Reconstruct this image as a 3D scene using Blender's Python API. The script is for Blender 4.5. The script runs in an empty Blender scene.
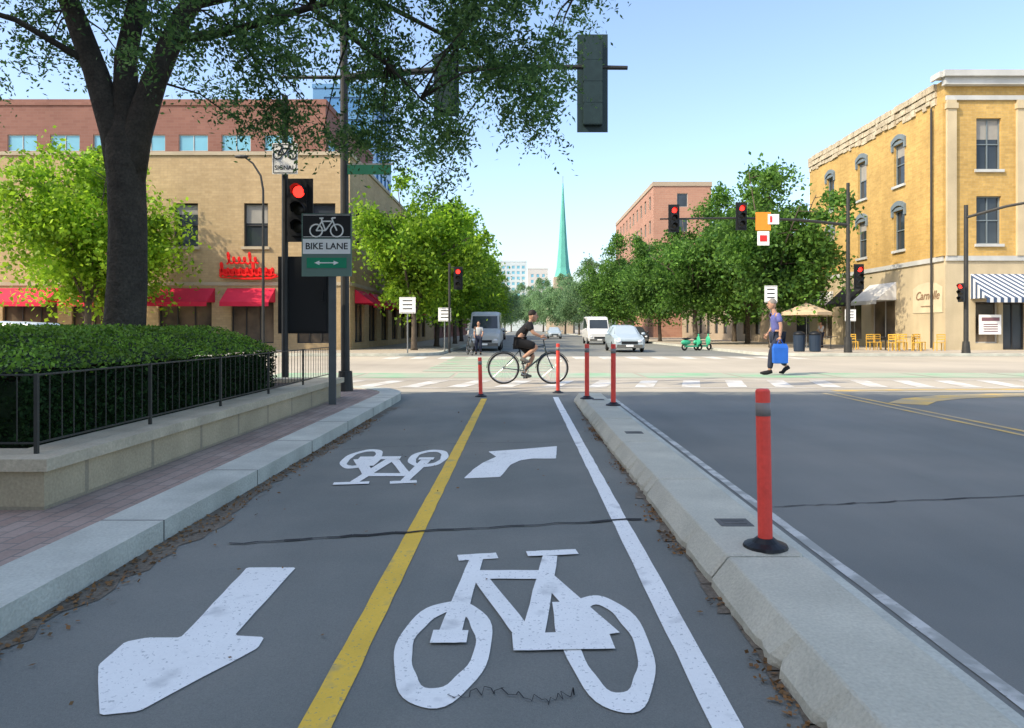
import bpy, math, random
import numpy as np
from mathutils import Vector, Matrix
R=math.radians
random.seed(3); np.random.seed(3)
scene=bpy.context.scene; col=scene.collection
ORG={}
# ---------------------------------------------------------------- materials
def mat(name,c,rough=.75,var=.12,scale=2.0,fvar=0,fscale=90,c2=None,wear=None,wscale=9,wthr=.56,metal=0,bump=0,bscale=90,
        emit=0,brick=None,leaf=0,spec=.3,stripe=None,streak=0,drip=0):
    m=bpy.data.materials.new(name); m.use_nodes=True
    nt=m.node_tree; N=nt.nodes; L=nt.links
    bs=N['Principled BSDF']; out=N['Material Output']
    bs.inputs['Roughness'].default_value=rough; bs.inputs['Metallic'].default_value=metal
    bs.inputs['Specular IOR Level'].default_value=spec
    tc=N.new('ShaderNodeTexCoord'); vec=tc.outputs['Object']
    def noise(s,d=3,st=None):
        n=N.new('ShaderNodeTexNoise'); n.inputs['Scale'].default_value=s; n.inputs['Detail'].default_value=d
        if st:
            mp=N.new('ShaderNodeMapping'); mp.inputs['Scale'].default_value=st; L.new(vec,mp.inputs[0]); L.new(mp.outputs[0],n.inputs['Vector'])
        else: L.new(vec,n.inputs['Vector'])
        return n.outputs[0]
    def m2(op,a,b):
        n=N.new('ShaderNodeMath'); n.operation=op
        for i,v in enumerate((a,b)):
            if isinstance(v,(int,float)): n.inputs[i].default_value=v
            else: L.new(v,n.inputs[i])
        return n.outputs[0]
    def mix(f,a,b):
        n=N.new('ShaderNodeMix'); n.data_type='RGBA'
        if isinstance(f,(int,float)): n.inputs[0].default_value=f
        else: L.new(f,n.inputs[0])
        for i,v in ((6,a),(7,b)):
            if isinstance(v,tuple): n.inputs[i].default_value=(*v[:3],1)
            else: L.new(v,n.inputs[i])
        return n.outputs[2]
    def thr(v,a,b):
        n=N.new('ShaderNodeMapRange'); L.new(v,n.inputs[0]); n.inputs[1].default_value=a; n.inputs[2].default_value=b; return n.outputs[0]
    rgb=N.new('ShaderNodeRGB'); rgb.outputs[0].default_value=(*c,1); cur=rgb.outputs[0]
    if brick:
        bw,bh,mc,kind=brick
        sp=N.new('ShaderNodeSeparateXYZ'); L.new(vec,sp.inputs[0]); cb=N.new('ShaderNodeCombineXYZ')
        if kind=='wall':
            L.new(m2('ADD',sp.outputs[0],sp.outputs[1]),cb.inputs[0]); L.new(sp.outputs[2],cb.inputs[1])
        else:
            L.new(sp.outputs[1],cb.inputs[0]); L.new(sp.outputs[0],cb.inputs[1])
        b=N.new('ShaderNodeTexBrick'); L.new(cb.outputs[0],b.inputs['Vector'])
        b.inputs['Color1'].default_value=(*c,1); cc=c2 or tuple(x*.75 for x in c)
        b.inputs['Color2'].default_value=(*cc,1); b.inputs['Mortar'].default_value=(*mc,1)
        b.inputs['Scale'].default_value=1; b.inputs['Brick Width'].default_value=bw; b.inputs['Row Height'].default_value=bh
        b.inputs['Mortar Size'].default_value=bh*.07
        cur=b.outputs[0]
    elif stripe:
        sp=N.new('ShaderNodeSeparateXYZ'); L.new(vec,sp.inputs[0])
        f=m2('GREATER_THAN',m2('SINE',m2('MULTIPLY',m2('ADD',sp.outputs[0],sp.outputs[1]),6.283/stripe),0),0)
        cur=mix(f,c,c2)
    elif c2 and leaf==0:
        cur=mix(thr(noise(scale,6),.36,.66),c,c2)
    if leaf:
        g=N.new('ShaderNodeNewGeometry'); ri=g.outputs['Random Per Island']
        cur=mix(ri,c,c2 or tuple(x*1.5 for x in c))
        k=m2('ADD',m2('MULTIPLY',ri,.5),.7); k=m2('MULTIPLY',k,m2('ADD',m2('MULTIPLY',thr(noise(scale,2),.3,.65),.6),.5))
        s=N.new('ShaderNodeVectorMath'); s.operation='SCALE'; L.new(cur,s.inputs[0]); L.new(k,s.inputs[3]); cur=s.outputs[0]
    else:
        k=None
        if var: k=m2('ADD',m2('MULTIPLY',noise(scale*.83,5),4*var),1-2*var)
        if fvar:
            k2=m2('ADD',m2('MULTIPLY',noise(fscale,2),4*fvar),1-2*fvar); k=m2('MULTIPLY',k,k2) if k else k2
        if streak:
            k2=m2('ADD',m2('MULTIPLY',noise(2.2,4,(1,.07,1)),4*streak),1-2*streak); k=m2('MULTIPLY',k,k2) if k else k2
        if drip:
            k2=m2('ADD',m2('MULTIPLY',noise(1.6,5,(1,1,.12)),4*drip),1-2*drip); k=m2('MULTIPLY',k,k2) if k else k2
        if k:
            s=N.new('ShaderNodeVectorMath'); s.operation='SCALE'; L.new(cur,s.inputs[0]); L.new(k,s.inputs[3]); cur=s.outputs[0]
    if wear:
        w=m2('MAXIMUM',m2('MULTIPLY',thr(noise(wscale,9),wthr,wthr+.12),.7),m2('MULTIPLY',thr(noise(60,4),.60,.68),.8))
        cur=mix(w,cur,wear)
    L.new(cur,bs.inputs['Base Color'])
    if bump:
        b=N.new('ShaderNodeBump'); b.inputs['Strength'].default_value=bump; b.inputs['Distance'].default_value=.01 if bscale>20 else .03
        L.new(noise(bscale,4),b.inputs['Height']); L.new(b.outputs[0],bs.inputs['Normal'])
    if emit:
        L.new(cur,bs.inputs['Emission Color']); bs.inputs['Emission Strength'].default_value=emit
    if leaf:
        t=N.new('ShaderNodeBsdfTranslucent'); L.new(cur,t.inputs[0])
        ms=N.new('ShaderNodeMixShader'); ms.inputs[0].default_value=leaf
        L.new(bs.outputs[0],ms.inputs[1]); L.new(t.outputs[0],ms.inputs[2]); L.new(ms.outputs[0],out.inputs[0])
    return m
# ---------------------------------------------------------------- mesh builder
class MB:
    def __init__(s): s.V=[]; s.F=[]; s.M=[]
    def add(s,vs,fs,m=0):
        b=len(s.V); s.V+= [tuple(v) for v in vs]; s.F+=[tuple(i+b for i in f) for f in fs]; s.M+=[m]*len(fs); return s
    def quad(s,pts,m=0): return s.add(pts,[tuple(range(len(pts)))],m)
    def box(s,x0,x1,y0,y1,z0,z1,m=0):
        return s.add([(x0,y0,z0),(x1,y0,z0),(x1,y1,z0),(x0,y1,z0),(x0,y0,z1),(x1,y0,z1),(x1,y1,z1),(x0,y1,z1)],
         [(0,3,2,1),(4,5,6,7),(0,1,5,4),(1,2,6,5),(2,3,7,6),(3,0,4,7)],m)
    def obox(s,o,u,n,u0,u1,d0,d1,z0,z1,m=0):
        o=Vector(o);u=Vector(u);n=Vector(n)
        P=lambda a,d,z:o+u*a+n*d+Vector((0,0,z))
        vs=[P(u0,d0,z0),P(u1,d0,z0),P(u1,d1,z0),P(u0,d1,z0),P(u0,d0,z1),P(u1,d0,z1),P(u1,d1,z1),P(u0,d1,z1)]
        return s.add(vs,[(0,3,2,1),(4,5,6,7),(0,1,5,4),(1,2,6,5),(2,3,7,6),(3,0,4,7)],m)
    def tube(s,pts,rad,n=8,m=0,cap=True,closed=False):
        pts=[Vector(p) for p in pts]
        if isinstance(rad,(int,float)): rad=[rad]*len(pts)
        K=len(pts); vs=[]; up=None
        for i,p in enumerate(pts):
            if closed: d=pts[(i+1)%K]-pts[i-1]
            else: d=pts[min(i+1,K-1)]-pts[max(i-1,0)]
            d.normalize()
            if up is None: up=Vector((0,0,1)) if abs(d.z)<.9 else Vector((1,0,0))
            a=up-d*up.dot(d)
            if a.length<1e-4: a=Vector((0,1,0))-d*d.y
            a.normalize(); up=a; b=d.cross(a)
            for j in range(n):
                t=2*math.pi*j/n; vs.append(p+(a*math.cos(t)+b*math.sin(t))*rad[i])
        fs=[]
        for i in range(K if closed else K-1):
            for j in range(n):
                i2=(i+1)%K; fs.append((i*n+j,i*n+(j+1)%n,i2*n+(j+1)%n,i2*n+j))
        if cap and not closed: fs+=[tuple(range(n-1,-1,-1)),tuple((K-1)*n+j for j in range(n))]
        return s.add(vs,fs,m)
    def torus(s,c,axis,Rr,r,seg=28,n=6,m=0):
        c=Vector(c);axis=Vector(axis).normalized(); a=axis.orthogonal().normalized(); b=axis.cross(a)
        return s.tube([c+(a*math.cos(2*math.pi*i/seg)+b*math.sin(2*math.pi*i/seg))*Rr for i in range(seg)],r,n,m,closed=True)
    def ell(s,c,r,m=0,nu=12,nv=8,zmin=-1):
        vs=[];fs=[]
        for j in range(nv+1):
            t=math.pi*j/nv
            for i in range(nu):
                p=2*math.pi*i/nu; z=max(math.cos(t),zmin)
                vs.append((c[0]+r[0]*math.sin(t)*math.cos(p),c[1]+r[1]*math.sin(t)*math.sin(p),c[2]+r[2]*z))
        for j in range(nv):
            for i in range(nu): fs.append((j*nu+i,(j+1)*nu+i,(j+1)*nu+(i+1)%nu,j*nu+(i+1)%nu))
        return s.add(vs,fs,m)
    def prism(s,poly,z0,z1,m=0):
        n=len(poly); vs=[(x,y,z0) for x,y in poly]+[(x,y,z1) for x,y in poly]
        return s.add(vs,[tuple(range(n,2*n))]+[(i,(i+1)%n,n+(i+1)%n,n+i) for i in range(n)],m)
    def ribbon(s,pts,hw,z0,z1,m=0):
        vs=[]
        for i,p in enumerate(pts):
            p=Vector(p); d=Vector(pts[min(i+1,len(pts)-1)])-Vector(pts[max(i-1,0)]); d.normalize(); nn=Vector((d.y,-d.x))*hw
            a=p-nn; b=p+nn
            vs+=[(a.x,a.y,z0),(a.x,a.y,z1),(b.x,b.y,z1),(b.x,b.y,z0)]
        fs=[]
        for i in range(len(pts)-1):
            k=4*i; fs+=[(k,k+4,k+5,k+1),(k+1,k+5,k+6,k+2),(k+2,k+6,k+7,k+3)]
        fs+=[(0,1,2,3),(len(vs)-1,len(vs)-2,len(vs)-3,len(vs)-4)]
        return s.add(vs,fs,m)
    def xf(s,M,start=0):
        for i in range(start,len(s.V)): s.V[i]=tuple(M@Vector(s.V[i]))
        return s
    def addmesh(s,me,m=0,M=None):
        vs=[(M@v.co if M else v.co.copy()) for v in me.vertices]
        return s.add(vs,[tuple(p.vertices) for p in me.polygons],m)
    def text(s,body,size,M,m=0,ext=.002,shear=0):
        cu=bpy.data.curves.new('t','FONT'); cu.body=body; cu.size=size; cu.extrude=ext; cu.align_x='CENTER'; cu.align_y='CENTER'; cu.offset=size*.01; cu.shear=shear
        ob=bpy.data.objects.new('t',cu); col.objects.link(ob); dg=bpy.context.evaluated_depsgraph_get()
        me=bpy.data.meshes.new_from_object(ob.evaluated_get(dg)); s.addmesh(me,m,M)
        bpy.data.objects.remove(ob); bpy.data.meshes.remove(me); return s
def props(o,label=None,category=None,kind=None,group=None):
    if label:o['label']=label
    if category:o['category']=category
    if kind:o['kind']=kind
    if group:o['group']=group
def make(name,mb,mats,parent=None,world=False,smooth=False,loc=None,**kw):
    if not isinstance(mats,(list,tuple)): mats=[mats]
    V=mb.V; off=ORG.get(parent) if (world and parent) else None
    if off is not None: V=[(v[0]-off[0],v[1]-off[1],v[2]-off[2]) for v in V]
    me=bpy.data.meshes.new(name); me.from_pydata(V,[],mb.F)
    for m in mats: me.materials.append(m)
    me.polygons.foreach_set('material_index',mb.M)
    if smooth: me.polygons.foreach_set('use_smooth',[True]*len(mb.F))
    me.update()
    ob=bpy.data.objects.new(name,me); col.objects.link(ob)
    if parent: ob.parent=parent; ORG[ob]=ORG.get(parent)
    if loc: ob.location=loc
    props(ob,**kw); return ob
def rootobj(name,loc,rot=0,sc=1,**kw):
    e=bpy.data.objects.new(name,None); e.empty_display_size=.2; e.location=loc; e.rotation_euler=(0,0,rot); e.scale=(sc,sc,sc)
    col.objects.link(e); ORG[e]=tuple(loc); props(e,**kw); return e
def copy_thing(root,loc,rot=0,s=None,label=None,matover=None):
    r=root.copy(); col.objects.link(r); r.location=loc; r.rotation_euler=(0,0,rot)
    if s: r.scale=(s,s,s) if isinstance(s,(int,float)) else s
    if label: r['label']=label
    def rec(o,np_):
        for ch in o.children:
            c=ch.copy(); c.parent=np_; col.objects.link(c); rec(ch,c)
            if matover and ch.name.split('.')[0] in matover:
                c.material_slots[0].link='OBJECT'; c.material_slots[0].material=matover[ch.name.split('.')[0]]
    rec(root,r); return r
TR=Matrix.Translation
def RX(a): return Matrix.Rotation(R(a),4,'X')
def RZ(a): return Matrix.Rotation(R(a),4,'Z')
# ---------------------------------------------------------------- palette
ASPH=mat('asphalt_bike_lane',(.172,.182,.162),.85,.09,.9,.13,150,c2=(.215,.218,.190),bump=.5,bscale=220,streak=.05)
ASPH2=mat('asphalt_road',(.165,.175,.16),.85,.09,.45,.09,140,c2=(.215,.215,.19),bump=.4,bscale=200,streak=.07)
CONCR=mat('pale_road_surface',(.46,.41,.32),.85,.14,.22,.08,30,c2=(.38,.34,.27),streak=.04)
WHITE=mat('road_paint_white',(.86,.86,.80),.7,.04,3,.05,60,wear=(.42,.43,.41),wscale=4,wthr=.60)
WHITEW=mat('worn_crosswalk_paint',(.66,.64,.58),.7,.08,2,.05,60,wear=(.45,.41,.33),wscale=1.6,wthr=.46)
YEL=mat('road_paint_yellow',(.78,.50,.06),.7,.10,3,.06,60,wear=(.30,.27,.16),wscale=5,wthr=.60)
YELF=mat('faded_yellow_paint',(.62,.42,.12),.7,.15,2,.1,50,wear=(.34,.31,.24),wscale=1.2,wthr=.42)
GREENP=mat('road_paint_green',(.26,.46,.27),.7,.15,1.5,wear=(.43,.41,.33),wscale=.7,wthr=.38)
KERB=mat('kerb_concrete',(.54,.55,.47),.85,.14,2.5,.12,60,c2=(.45,.46,.39),bump=.6,bscale=60)
KERB2=mat('separator_concrete',(.55,.53,.42),.85,.14,2,.12,70,c2=(.45,.44,.35),bump=.6,bscale=70)
BRICKP=mat('brick_paving',(.31,.225,.18),.85,.2,1.5,.1,40,brick=(.22,.11,(.22,.19,.16),'floor'),c2=(.38,.295,.24),bump=.3)
SIDE=mat('concrete_paving',(.42,.37,.29),.85,.10,.5,.08,20)
DIRT=mat('gutter_dirt',(.16,.135,.10),.95,.3,6,.3,60,bump=.8,bscale=40)
LIME=mat('limestone',(.44,.37,.24),.85,.14,3,.14,50,brick=(.9,.34,(.30,.26,.18),'wall'),c2=(.39,.335,.22),bump=.6,bscale=30)
LIMEC=mat('limestone_cap',(.52,.455,.32),.85,.14,3,.14,50,c2=(.44,.38,.27),bump=.5,bscale=40)
SOIL=mat('soil',(.05,.035,.025),.95,.3,5)
IRON=mat('black_iron',(.05,.052,.045),.5,.2,5,metal=.2)
STEEL=mat('galvanised_steel',(.22,.23,.23),.45,.1,5,metal=.6)
DKPOLE=mat('dark_bronze_pole',(.045,.045,.042),.5,.2,5,metal=.3)
BLACK=mat('black_housing',(.012,.013,.014),.45,.1,5)
DKGREY=mat('dark_grey_plate',(.12,.12,.11),.8,.2,8)
REDP=mat('red_post_plastic',(.84,.085,.06),.5,.10,6,.06,40)
BAND=mat('reflective_band',(.25,.22,.20),.5,.1,20)
SIGNW=mat('sign_white',(.88,.88,.84),.5,.03,6)
SIGNG=mat('sign_green',(.01,.26,.13),.5,.05,6)
SIGNGD=mat('street_sign_green',(.008,.11,.065),.5,.05,6)
SIGNB=mat('sign_black',(.012,.013,.014),.5,.05,6)
SIGNR=mat('sign_red',(.6,.03,.03),.5,.05,6)
ORANGE=mat('sign_orange',(.85,.28,.03),.5,.05,6)
LRED=mat('lit_red_lens',(1,.03,.02),.3,0,emit=3.5)
LOFF=mat('unlit_lens',(.02,.018,.012),.25,.1)
GLASS=mat('window_glass',(.035,.045,.055),.08,.5,.5,spec=.5)
SHOPG=mat('shop_glass',(.05,.045,.04),.08,.3,.6,spec=.4,c2=(.20,.15,.10))  # lighter warm patches paint uneven interior brightness into the glass
GLASSB=mat('bluish_glass',(.14,.36,.47),.12,.2,.3,spec=.4)
FRAMED=mat('dark_frame',(.04,.04,.04),.6,.1)
FRAMEL=mat('light_frame',(.45,.43,.38),.6,.1)
FRAMEB=mat('bluegrey_frame',(.16,.20,.22),.6,.1)
TYRE=mat('tyre_rubber',(.015,.015,.016),.8,.1,10)
CHROME=mat('rim_metal',(.4,.41,.42),.3,.05,metal=.9)
SKIN=mat('skin',(.42,.24,.16),.55,.06,8)
BARK=mat('bark',(.05,.043,.033),.9,.3,6,.3,40,bump=1,bscale=14,drip=.25)
BARK2=mat('bark_grey',(.10,.08,.06),.9,.3,6)
LEAFBIG=mat('leaf_honey_locust',(.055,.15,.05),.6,0,1.0,c2=(.17,.30,.08),leaf=.5)
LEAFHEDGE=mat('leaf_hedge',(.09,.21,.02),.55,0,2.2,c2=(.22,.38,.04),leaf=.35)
LEAFHEDGESHADE=mat('leaf_hedge_shaded',(.012,.034,.010),.7,0,2.2,c2=(.026,.06,.015),leaf=.15,spec=.1)  # shaded copy of the hedge leaf, shade painted into the side colour
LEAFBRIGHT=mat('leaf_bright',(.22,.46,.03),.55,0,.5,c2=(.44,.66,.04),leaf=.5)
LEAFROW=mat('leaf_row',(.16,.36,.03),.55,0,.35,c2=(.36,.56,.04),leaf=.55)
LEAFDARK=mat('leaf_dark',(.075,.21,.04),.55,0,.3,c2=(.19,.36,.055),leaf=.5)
LEAFHAZE=mat('leaf_distant_hazed',(.17,.33,.15),.6,0,.1,c2=(.28,.44,.20),leaf=.5)  # paler, bluish leaf copy with distance haze painted into the colour
DEAD=mat('dead_leaf',(.34,.17,.06),.8,0,3,c2=(.18,.11,.05),leaf=.1)
# ---------------------------------------------------------------- world, sun, camera
EL=R(42); AZ=R(31)
w=bpy.data.worlds.new('World'); scene.world=w; w.use_nodes=True; nt=w.node_tree
sky=nt.nodes.new('ShaderNodeTexSky'); sky.sky_type='NISHITA'; sky.sun_disc=False; sky.sun_elevation=EL
sx,sy=-math.cos(AZ),-math.sin(AZ); sky.sun_rotation=math.atan2(sx,sy)%(2*math.pi)
sky.air_density=1.0; sky.dust_density=2.6; sky.ozone_density=1.5; sky.altitude=100
bg=nt.nodes['Background']; nt.links.new(sky.outputs[0],bg.inputs[0]); bg.inputs[1].default_value=.345
sl=bpy.data.lights.new('sun','SUN'); sl.energy=4.8; sl.angle=R(.6); sl.color=(1,.87,.66)
so=bpy.data.objects.new('sun',sl); col.objects.link(so); so.location=(-30,-5,40)
d=Vector((math.cos(EL)*math.cos(AZ),math.cos(EL)*math.sin(AZ),-math.sin(EL)))
so.rotation_euler=d.to_track_quat('-Z','Y').to_euler()
cam=bpy.data.cameras.new('camera'); co=bpy.data.objects.new('camera',cam); col.objects.link(co); scene.camera=co
co.location=(0,0,1.3); co.rotation_euler=(R(90),0,0); cam.sensor_width=36; cam.lens=36*700/1024
cam.shift_x=-8/1024; cam.shift_y=-35/1024; cam.clip_start=.05; cam.clip_end=3000
scene.view_settings.view_transform='Standard'; scene.view_settings.look='None'; scene.view_settings.exposure=0
# ---------------------------------------------------------------- ground & roads
def sheet(name,x0,x1,y0,y1,z,m,**kw):
    return make(name,MB().quad([(x0,y0,z),(x1,y0,z),(x1,y1,z),(x0,y1,z)]),m,kind='structure',**kw)
GR=mat('ground_soil',(.16,.16,.10),.95,.2,.1)
sheet('ground',-1200,1200,-300,2200,-.02,GR)
sheet('main_road',-40,40,-60,14.5,0,ASPH2)
sheet('cross_road',-300,300,14.5,33.2,0,CONCR)
sheet('far_road',-6,13,33.2,900,0,ASPH2)
sheet('bike_lane_road',-2.2,.99,-6,14.2,.004,ASPH)
def arc(cx,cy,r,a0,a1,n=8): return [(cx+r*math.cos(R(a0+(a1-a0)*i/n)),cy+r*math.sin(R(a0+(a1-a0)*i/n))) for i in range(n+1)]
make('brick_pavement',MB().prism([(-2.5,-8)]+arc(-4.1,12.6,1.6,0,90)+[(-18,14.2),(-18,-8)],0,.12),BRICKP,kind='structure')
path=[(-2.36,-8),(-2.36,0),(-2.36,6),(-2.36,12.6)]+arc(-4.1,12.6,1.74,8,90)+[(-60,14.34)]
make('kerb',MB().ribbon(path,.19,0,.135),KERB,kind='structure')
mb=MB()
for i in range(9): mb.box(-2.552,-2.168,-.3+1.52*i,-.290+1.52*i,.0,.1365)
make('kerb_joints',mb,DKGREY,kind='structure')
make('near_side_pavement',MB().prism([(-300,14.1),(-18.01,14.1),(-18.01,-8),(-300,-8)],0,.12),SIDE,kind='structure')
make('pavement',MB().prism([(-300,33.5)]+arc(-6.2,35.5,2,-90,0)+[(-4.2,900),(-300,900)],0,.12),SIDE,kind='structure')
make('pavement',MB().prism([(300,33.5),(300,900),(12,900)]+arc(14,35.5,2,180,270),0,.12),SIDE,kind='structure')
make('pavement',MB().prism([(14,-20),(300,-20),(300,14)]+arc(16,12,2,90,180),0,.12),SIDE,kind='structure')
make('kerb',MB().ribbon([(-200,33.4)]+arc(-6.2,35.5,2.1,-90,0)+[(-4.1,700)],.1,0,.14),KERB,kind='structure')
make('kerb',MB().ribbon([(11.9,700)]+arc(14,35.5,2.1,180,270)+[(200,33.4)],.1,0,.14),KERB,kind='structure')
rr=random.Random(5)
mb=MB()
e0=-2.0
for i in range(90):
    y=-1+i*.14; e1=-2.03+.04*math.sin(y*1.7)+rr.uniform(-.05,.05)
    mb.quad([(-2.18,y,.008),(e0,y,.008),(e1,y+.14,.008),(-2.18,y+.14,.008)]); e0=e1
make('gutter',mb,DIRT,kind='structure')
mb=MB()
for i in range(60):
    y=1.2+i*.18; wd=.02+.07*rr.random()**2
    mb.quad([(.965-wd,y,.009),(.995,y,.009),(.995,y+.19,.009),(.965-wd*rr.random(),y+.19,.009)])
make('gutter',mb,DIRT,kind='structure')
sheet('concrete_strip',1.48,1.68,-3,13.0,.004,KERB)
mb=MB()
x=-9
while x<28:
    mb.quad([(x,15.6,.006),(x+.42,15.6,.006),(x+.42+.5,17.6,.006),(x+.5,17.6,.006)]); x+=1.05
mb.quad([(-9,15.35,.006),(28,15.35,.006),(28,15.45,.006),(-9,15.45,.006)])
mb.quad([(-9,17.75,.006),(28,17.75,.006),(28,17.85,.006),(-9,17.85,.006)])
make('crosswalk_marking',mb,WHITEW,kind='structure')
mb=MB(); x=-6
while x<12: mb.quad([(x,30.2,.006),(x+.6,30.2,.006),(x+.6,32.6,.006),(x,32.6,.006)]); x+=1.2
make('crosswalk_marking',mb,WHITEW,kind='structure')
mb=MB(); x=-7
while x<34: mb.quad([(x,18.6,.006),(x+2.5,18.6,.006),(x+2.5,20.6,.006),(x,20.6,.006)]); x+=2.6
make('green_bike_crossing_marking',mb,GREENP,kind='structure')
mb=MB()
for k in range(8): mb.quad([(-3.0,21.4+k*1.4,.007),(1.2,21.4+k*1.4,.007),(1.2,22.3+k*1.4,.007),(-3.0,22.3+k*1.4,.007)])
make('green_bike_crossing_marking',mb,GREENP,kind='structure')
def line(name,x,w,y0,y1,m,z=.008,j=.003):
    mb=MB(); n=90; a0=rr.uniform(-j,j); b0=0
    for i in range(n):
        a=y0+(y1-y0)*i/n;b=y0+(y1-y0)*(i+1)/n; a1=rr.uniform(-j,j); b1=rr.uniform(-j,j)
        mb.quad([(x-w/2+a0,a,z),(x+w/2+b0,a,z),(x+w/2+b1,b,z),(x-w/2+a1,b,z)]); a0,b0=a1,b1
    return make(name,mb,m,kind='structure')
line('yellow_centre_line',-.665,.11,-3,13,YEL); line('white_lane_line',.675,.105,-3,13.3,WHITE)
line('double_yellow_line',6.15,.09,2,14.2,YELF,.004); line('double_yellow_line',6.4,.09,2,14.2,YELF,.004)
line('white_edge_line',1.75,.07,-3,13.2,mat('worn_white_line',(.55,.55,.5),.7,.1,3,wear=(.24,.25,.22),wscale=6,wthr=.42),.004)
mb=MB(); P=[(6.7,12.1),(7.3,12.8),(8.2,13.35),(9.4,13.7),(11.2,13.95),(13.5,14.1)]
mb.ribbon(P,.3,.003,.007); mb.ribbon([(6.6,14.7),(8.5,14.95),(12,15.1)],.14,.003,.007)
make('curved_yellow_marking',mb,YELF,kind='structure')
def cycle_symbol(name,M,sd=0):
    mb=MB(); z=0
    def ring(cx,cy,rx,ry,tx,ty,n=48):
        w1=lambda t:.006*math.sin(3*t+sd)+.004*math.sin(7*t+1+cx*9); w2=lambda t:.006*math.sin(4*t+2+sd)+.003*math.sin(9*t)
        for i in range(n):
            q=[]
            for t in (2*math.pi*i/n,2*math.pi*(i+1)/n):
                q.append(((cx+(rx+w1(t))*math.cos(t),cy+(ry+1.5*w1(t))*math.sin(t),z),(cx+(rx-tx+w2(t))*math.cos(t),cy+(ry-ty+1.5*w2(t))*math.sin(t),z)))
            mb.quad([q[0][0],q[1][0],q[1][1],q[0][1]])
    zz=[0]
    def bar(x0,y0,x1,y1,w,w2=None):
        zz[0]+=.0006; w2=w2 or w; d=Vector((x1-x0,y1-y0)).normalized(); n=Vector((-d.y,d.x)); K=6
        L_=[];R_=[]
        for i in range(K+1):
            t=i/K; ww=w+(w2-w)*t; j1=rr.uniform(-.003,.003); j2=rr.uniform(-.003,.003)
            px_,py_=x0+(x1-x0)*t,y0+(y1-y0)*t
            L_.append((px_-n.x*(ww/2+j1),py_-n.y*(ww/2+j1),zz[0])); R_.append((px_+n.x*(ww/2+j2),py_+n.y*(ww/2+j2),zz[0]))
        for i in range(K): mb.quad([L_[i],L_[i+1],R_[i+1],R_[i]])
    ring(-.31,2.86,.195,.47,.072,.13); ring(.355,2.88,.18,.52,.07,.13)
    bar(-.35,3.95,-.13,3.99,.10); bar(-.245,3.93,-.30,2.95,.075,.10); bar(-.24,3.68,.15,3.68,.13)
    bar(-.20,3.62,.03,2.92,.085); bar(.17,3.98,.05,2.92,.085,.10); bar(.13,3.66,.36,2.95,.09,.13)
    bar(.04,4.01,.33,4.05,.09); bar(-.03,2.88,.38,2.90,.16); bar(.19,3.3,.22,2.95,.08,.14)
    bar(-.37,2.93,-.22,2.93,.12)
    mb.xf(M); return make(name,mb,WHITE,kind='structure')
cycle_symbol('bicycle_symbol_marking',TR((0,0,.009)))
cycle_symbol('bicycle_symbol_marking',TR((-1.24,6.68,.009))@RZ(180)@TR((-.015,-3.2,0)),2)
def rough_poly(A,r=.05):
    B=[]
    for i in range(len(A)):
        o,p,q=Vector(A[i-1]),Vector(A[i]),Vector(A[(i+1)%len(A)])
        B+=[p+(o-p).normalized()*min(r,(o-p).length*.3),p+(q-p).normalized()*min(r,(q-p).length*.3)]
        L_=(q-p).length; k=int(L_/.12)
        for j in range(1,k): 
            t=p.lerp(q,j/k); nn=Vector((-(q-p).y,(q-p).x)).normalized(); B.append(t+nn*rr.uniform(-.003,.003))
    return [(v.x,v.y) for v in B]
A=[(-1.479,3.79),(-1.213,3.79),(-1.203,2.95),(-1.072,2.935),(-1.061,2.835),(-1.286,2.365),(-1.405,2.34),(-1.62,2.69),(-1.63,2.89),(-1.56,2.93),(-1.421,2.93)]
make('arrow_marking',MB().quad([(x,y,.009) for x,y in rough_poly(A,.012)][::-1]),WHITE,kind='structure')
A=[(-.487,6.05),(-.43,6.45),(-.36,6.76),(-.24,7.08),(-.335,7.38),(0,7.52),(.408,7.72),(.36,6.98),(.12,6.98),(.0,6.88),(-.09,6.66),(-.174,6.11)]
make('arrow_marking',MB().quad([(x,y,.009) for x,y in rough_poly(A,.015)][::-1]),WHITE,kind='structure')
CRK=mat('crack_tar',(.035,.035,.034),.9,.2)
def crack(pts,w,z,jit=.02):
    mb=MB(); out=[]
    for a,b in zip(pts[:-1],pts[1:]):
        for i in range(14):
            t=i/14; out.append((a[0]+(b[0]-a[0])*t+rr.uniform(-jit,jit)*.5,a[1]+(b[1]-a[1])*t+rr.uniform(-jit,jit)))
    for p,q in zip(out[:-1],out[1:]):
        d=(Vector(q)-Vector(p)).normalized(); nn=Vector((-d.y,d.x))*w*rr.uniform(.2,.6)
        mb.quad([(p[0]-nn.x,p[1]-nn.y,z),(q[0]-nn.x,q[1]-nn.y,z),(q[0]+nn.x,q[1]+nn.y,z),(p[0]+nn.x,p[1]+nn.y,z)])
    make('road_crack',mb,CRK,kind='structure')
crack([(-1.75,4.2),(-.64,4.46),(.93,4.78)],.032,.0125); crack([(1.85,5.1),(3,5.3),(6,5.8)],.02,.006)
crack([(-1.9,7.5),(-.6,7.9),(.9,8.0)],.008,.0128,.03)
crack([(-.25,2.45),(-.1,2.5),(.1,2.42),(.2,2.5)],.004,.0128,.03)
def leafquads(C,size,flat=False,asp=.5,rng=np.random):
    n=len(C); d=rng.normal(size=(n,3)); 
    if flat: d[:,2]*=.25
    d/=np.linalg.norm(d,axis=1)[:,None]; e=rng.normal(size=(n,3))
    if flat: e[:,2]*=.25
    e-=d*(e*d).sum(1)[:,None]; e/=np.linalg.norm(e,axis=1)[:,None]
    s=size*rng.uniform(.6,1.3,size=(n,1)); d*=s; e*=s*asp
    V=np.stack([C-d,C+e,C+d,C-e],1).reshape(-1,3)
    return V
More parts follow.
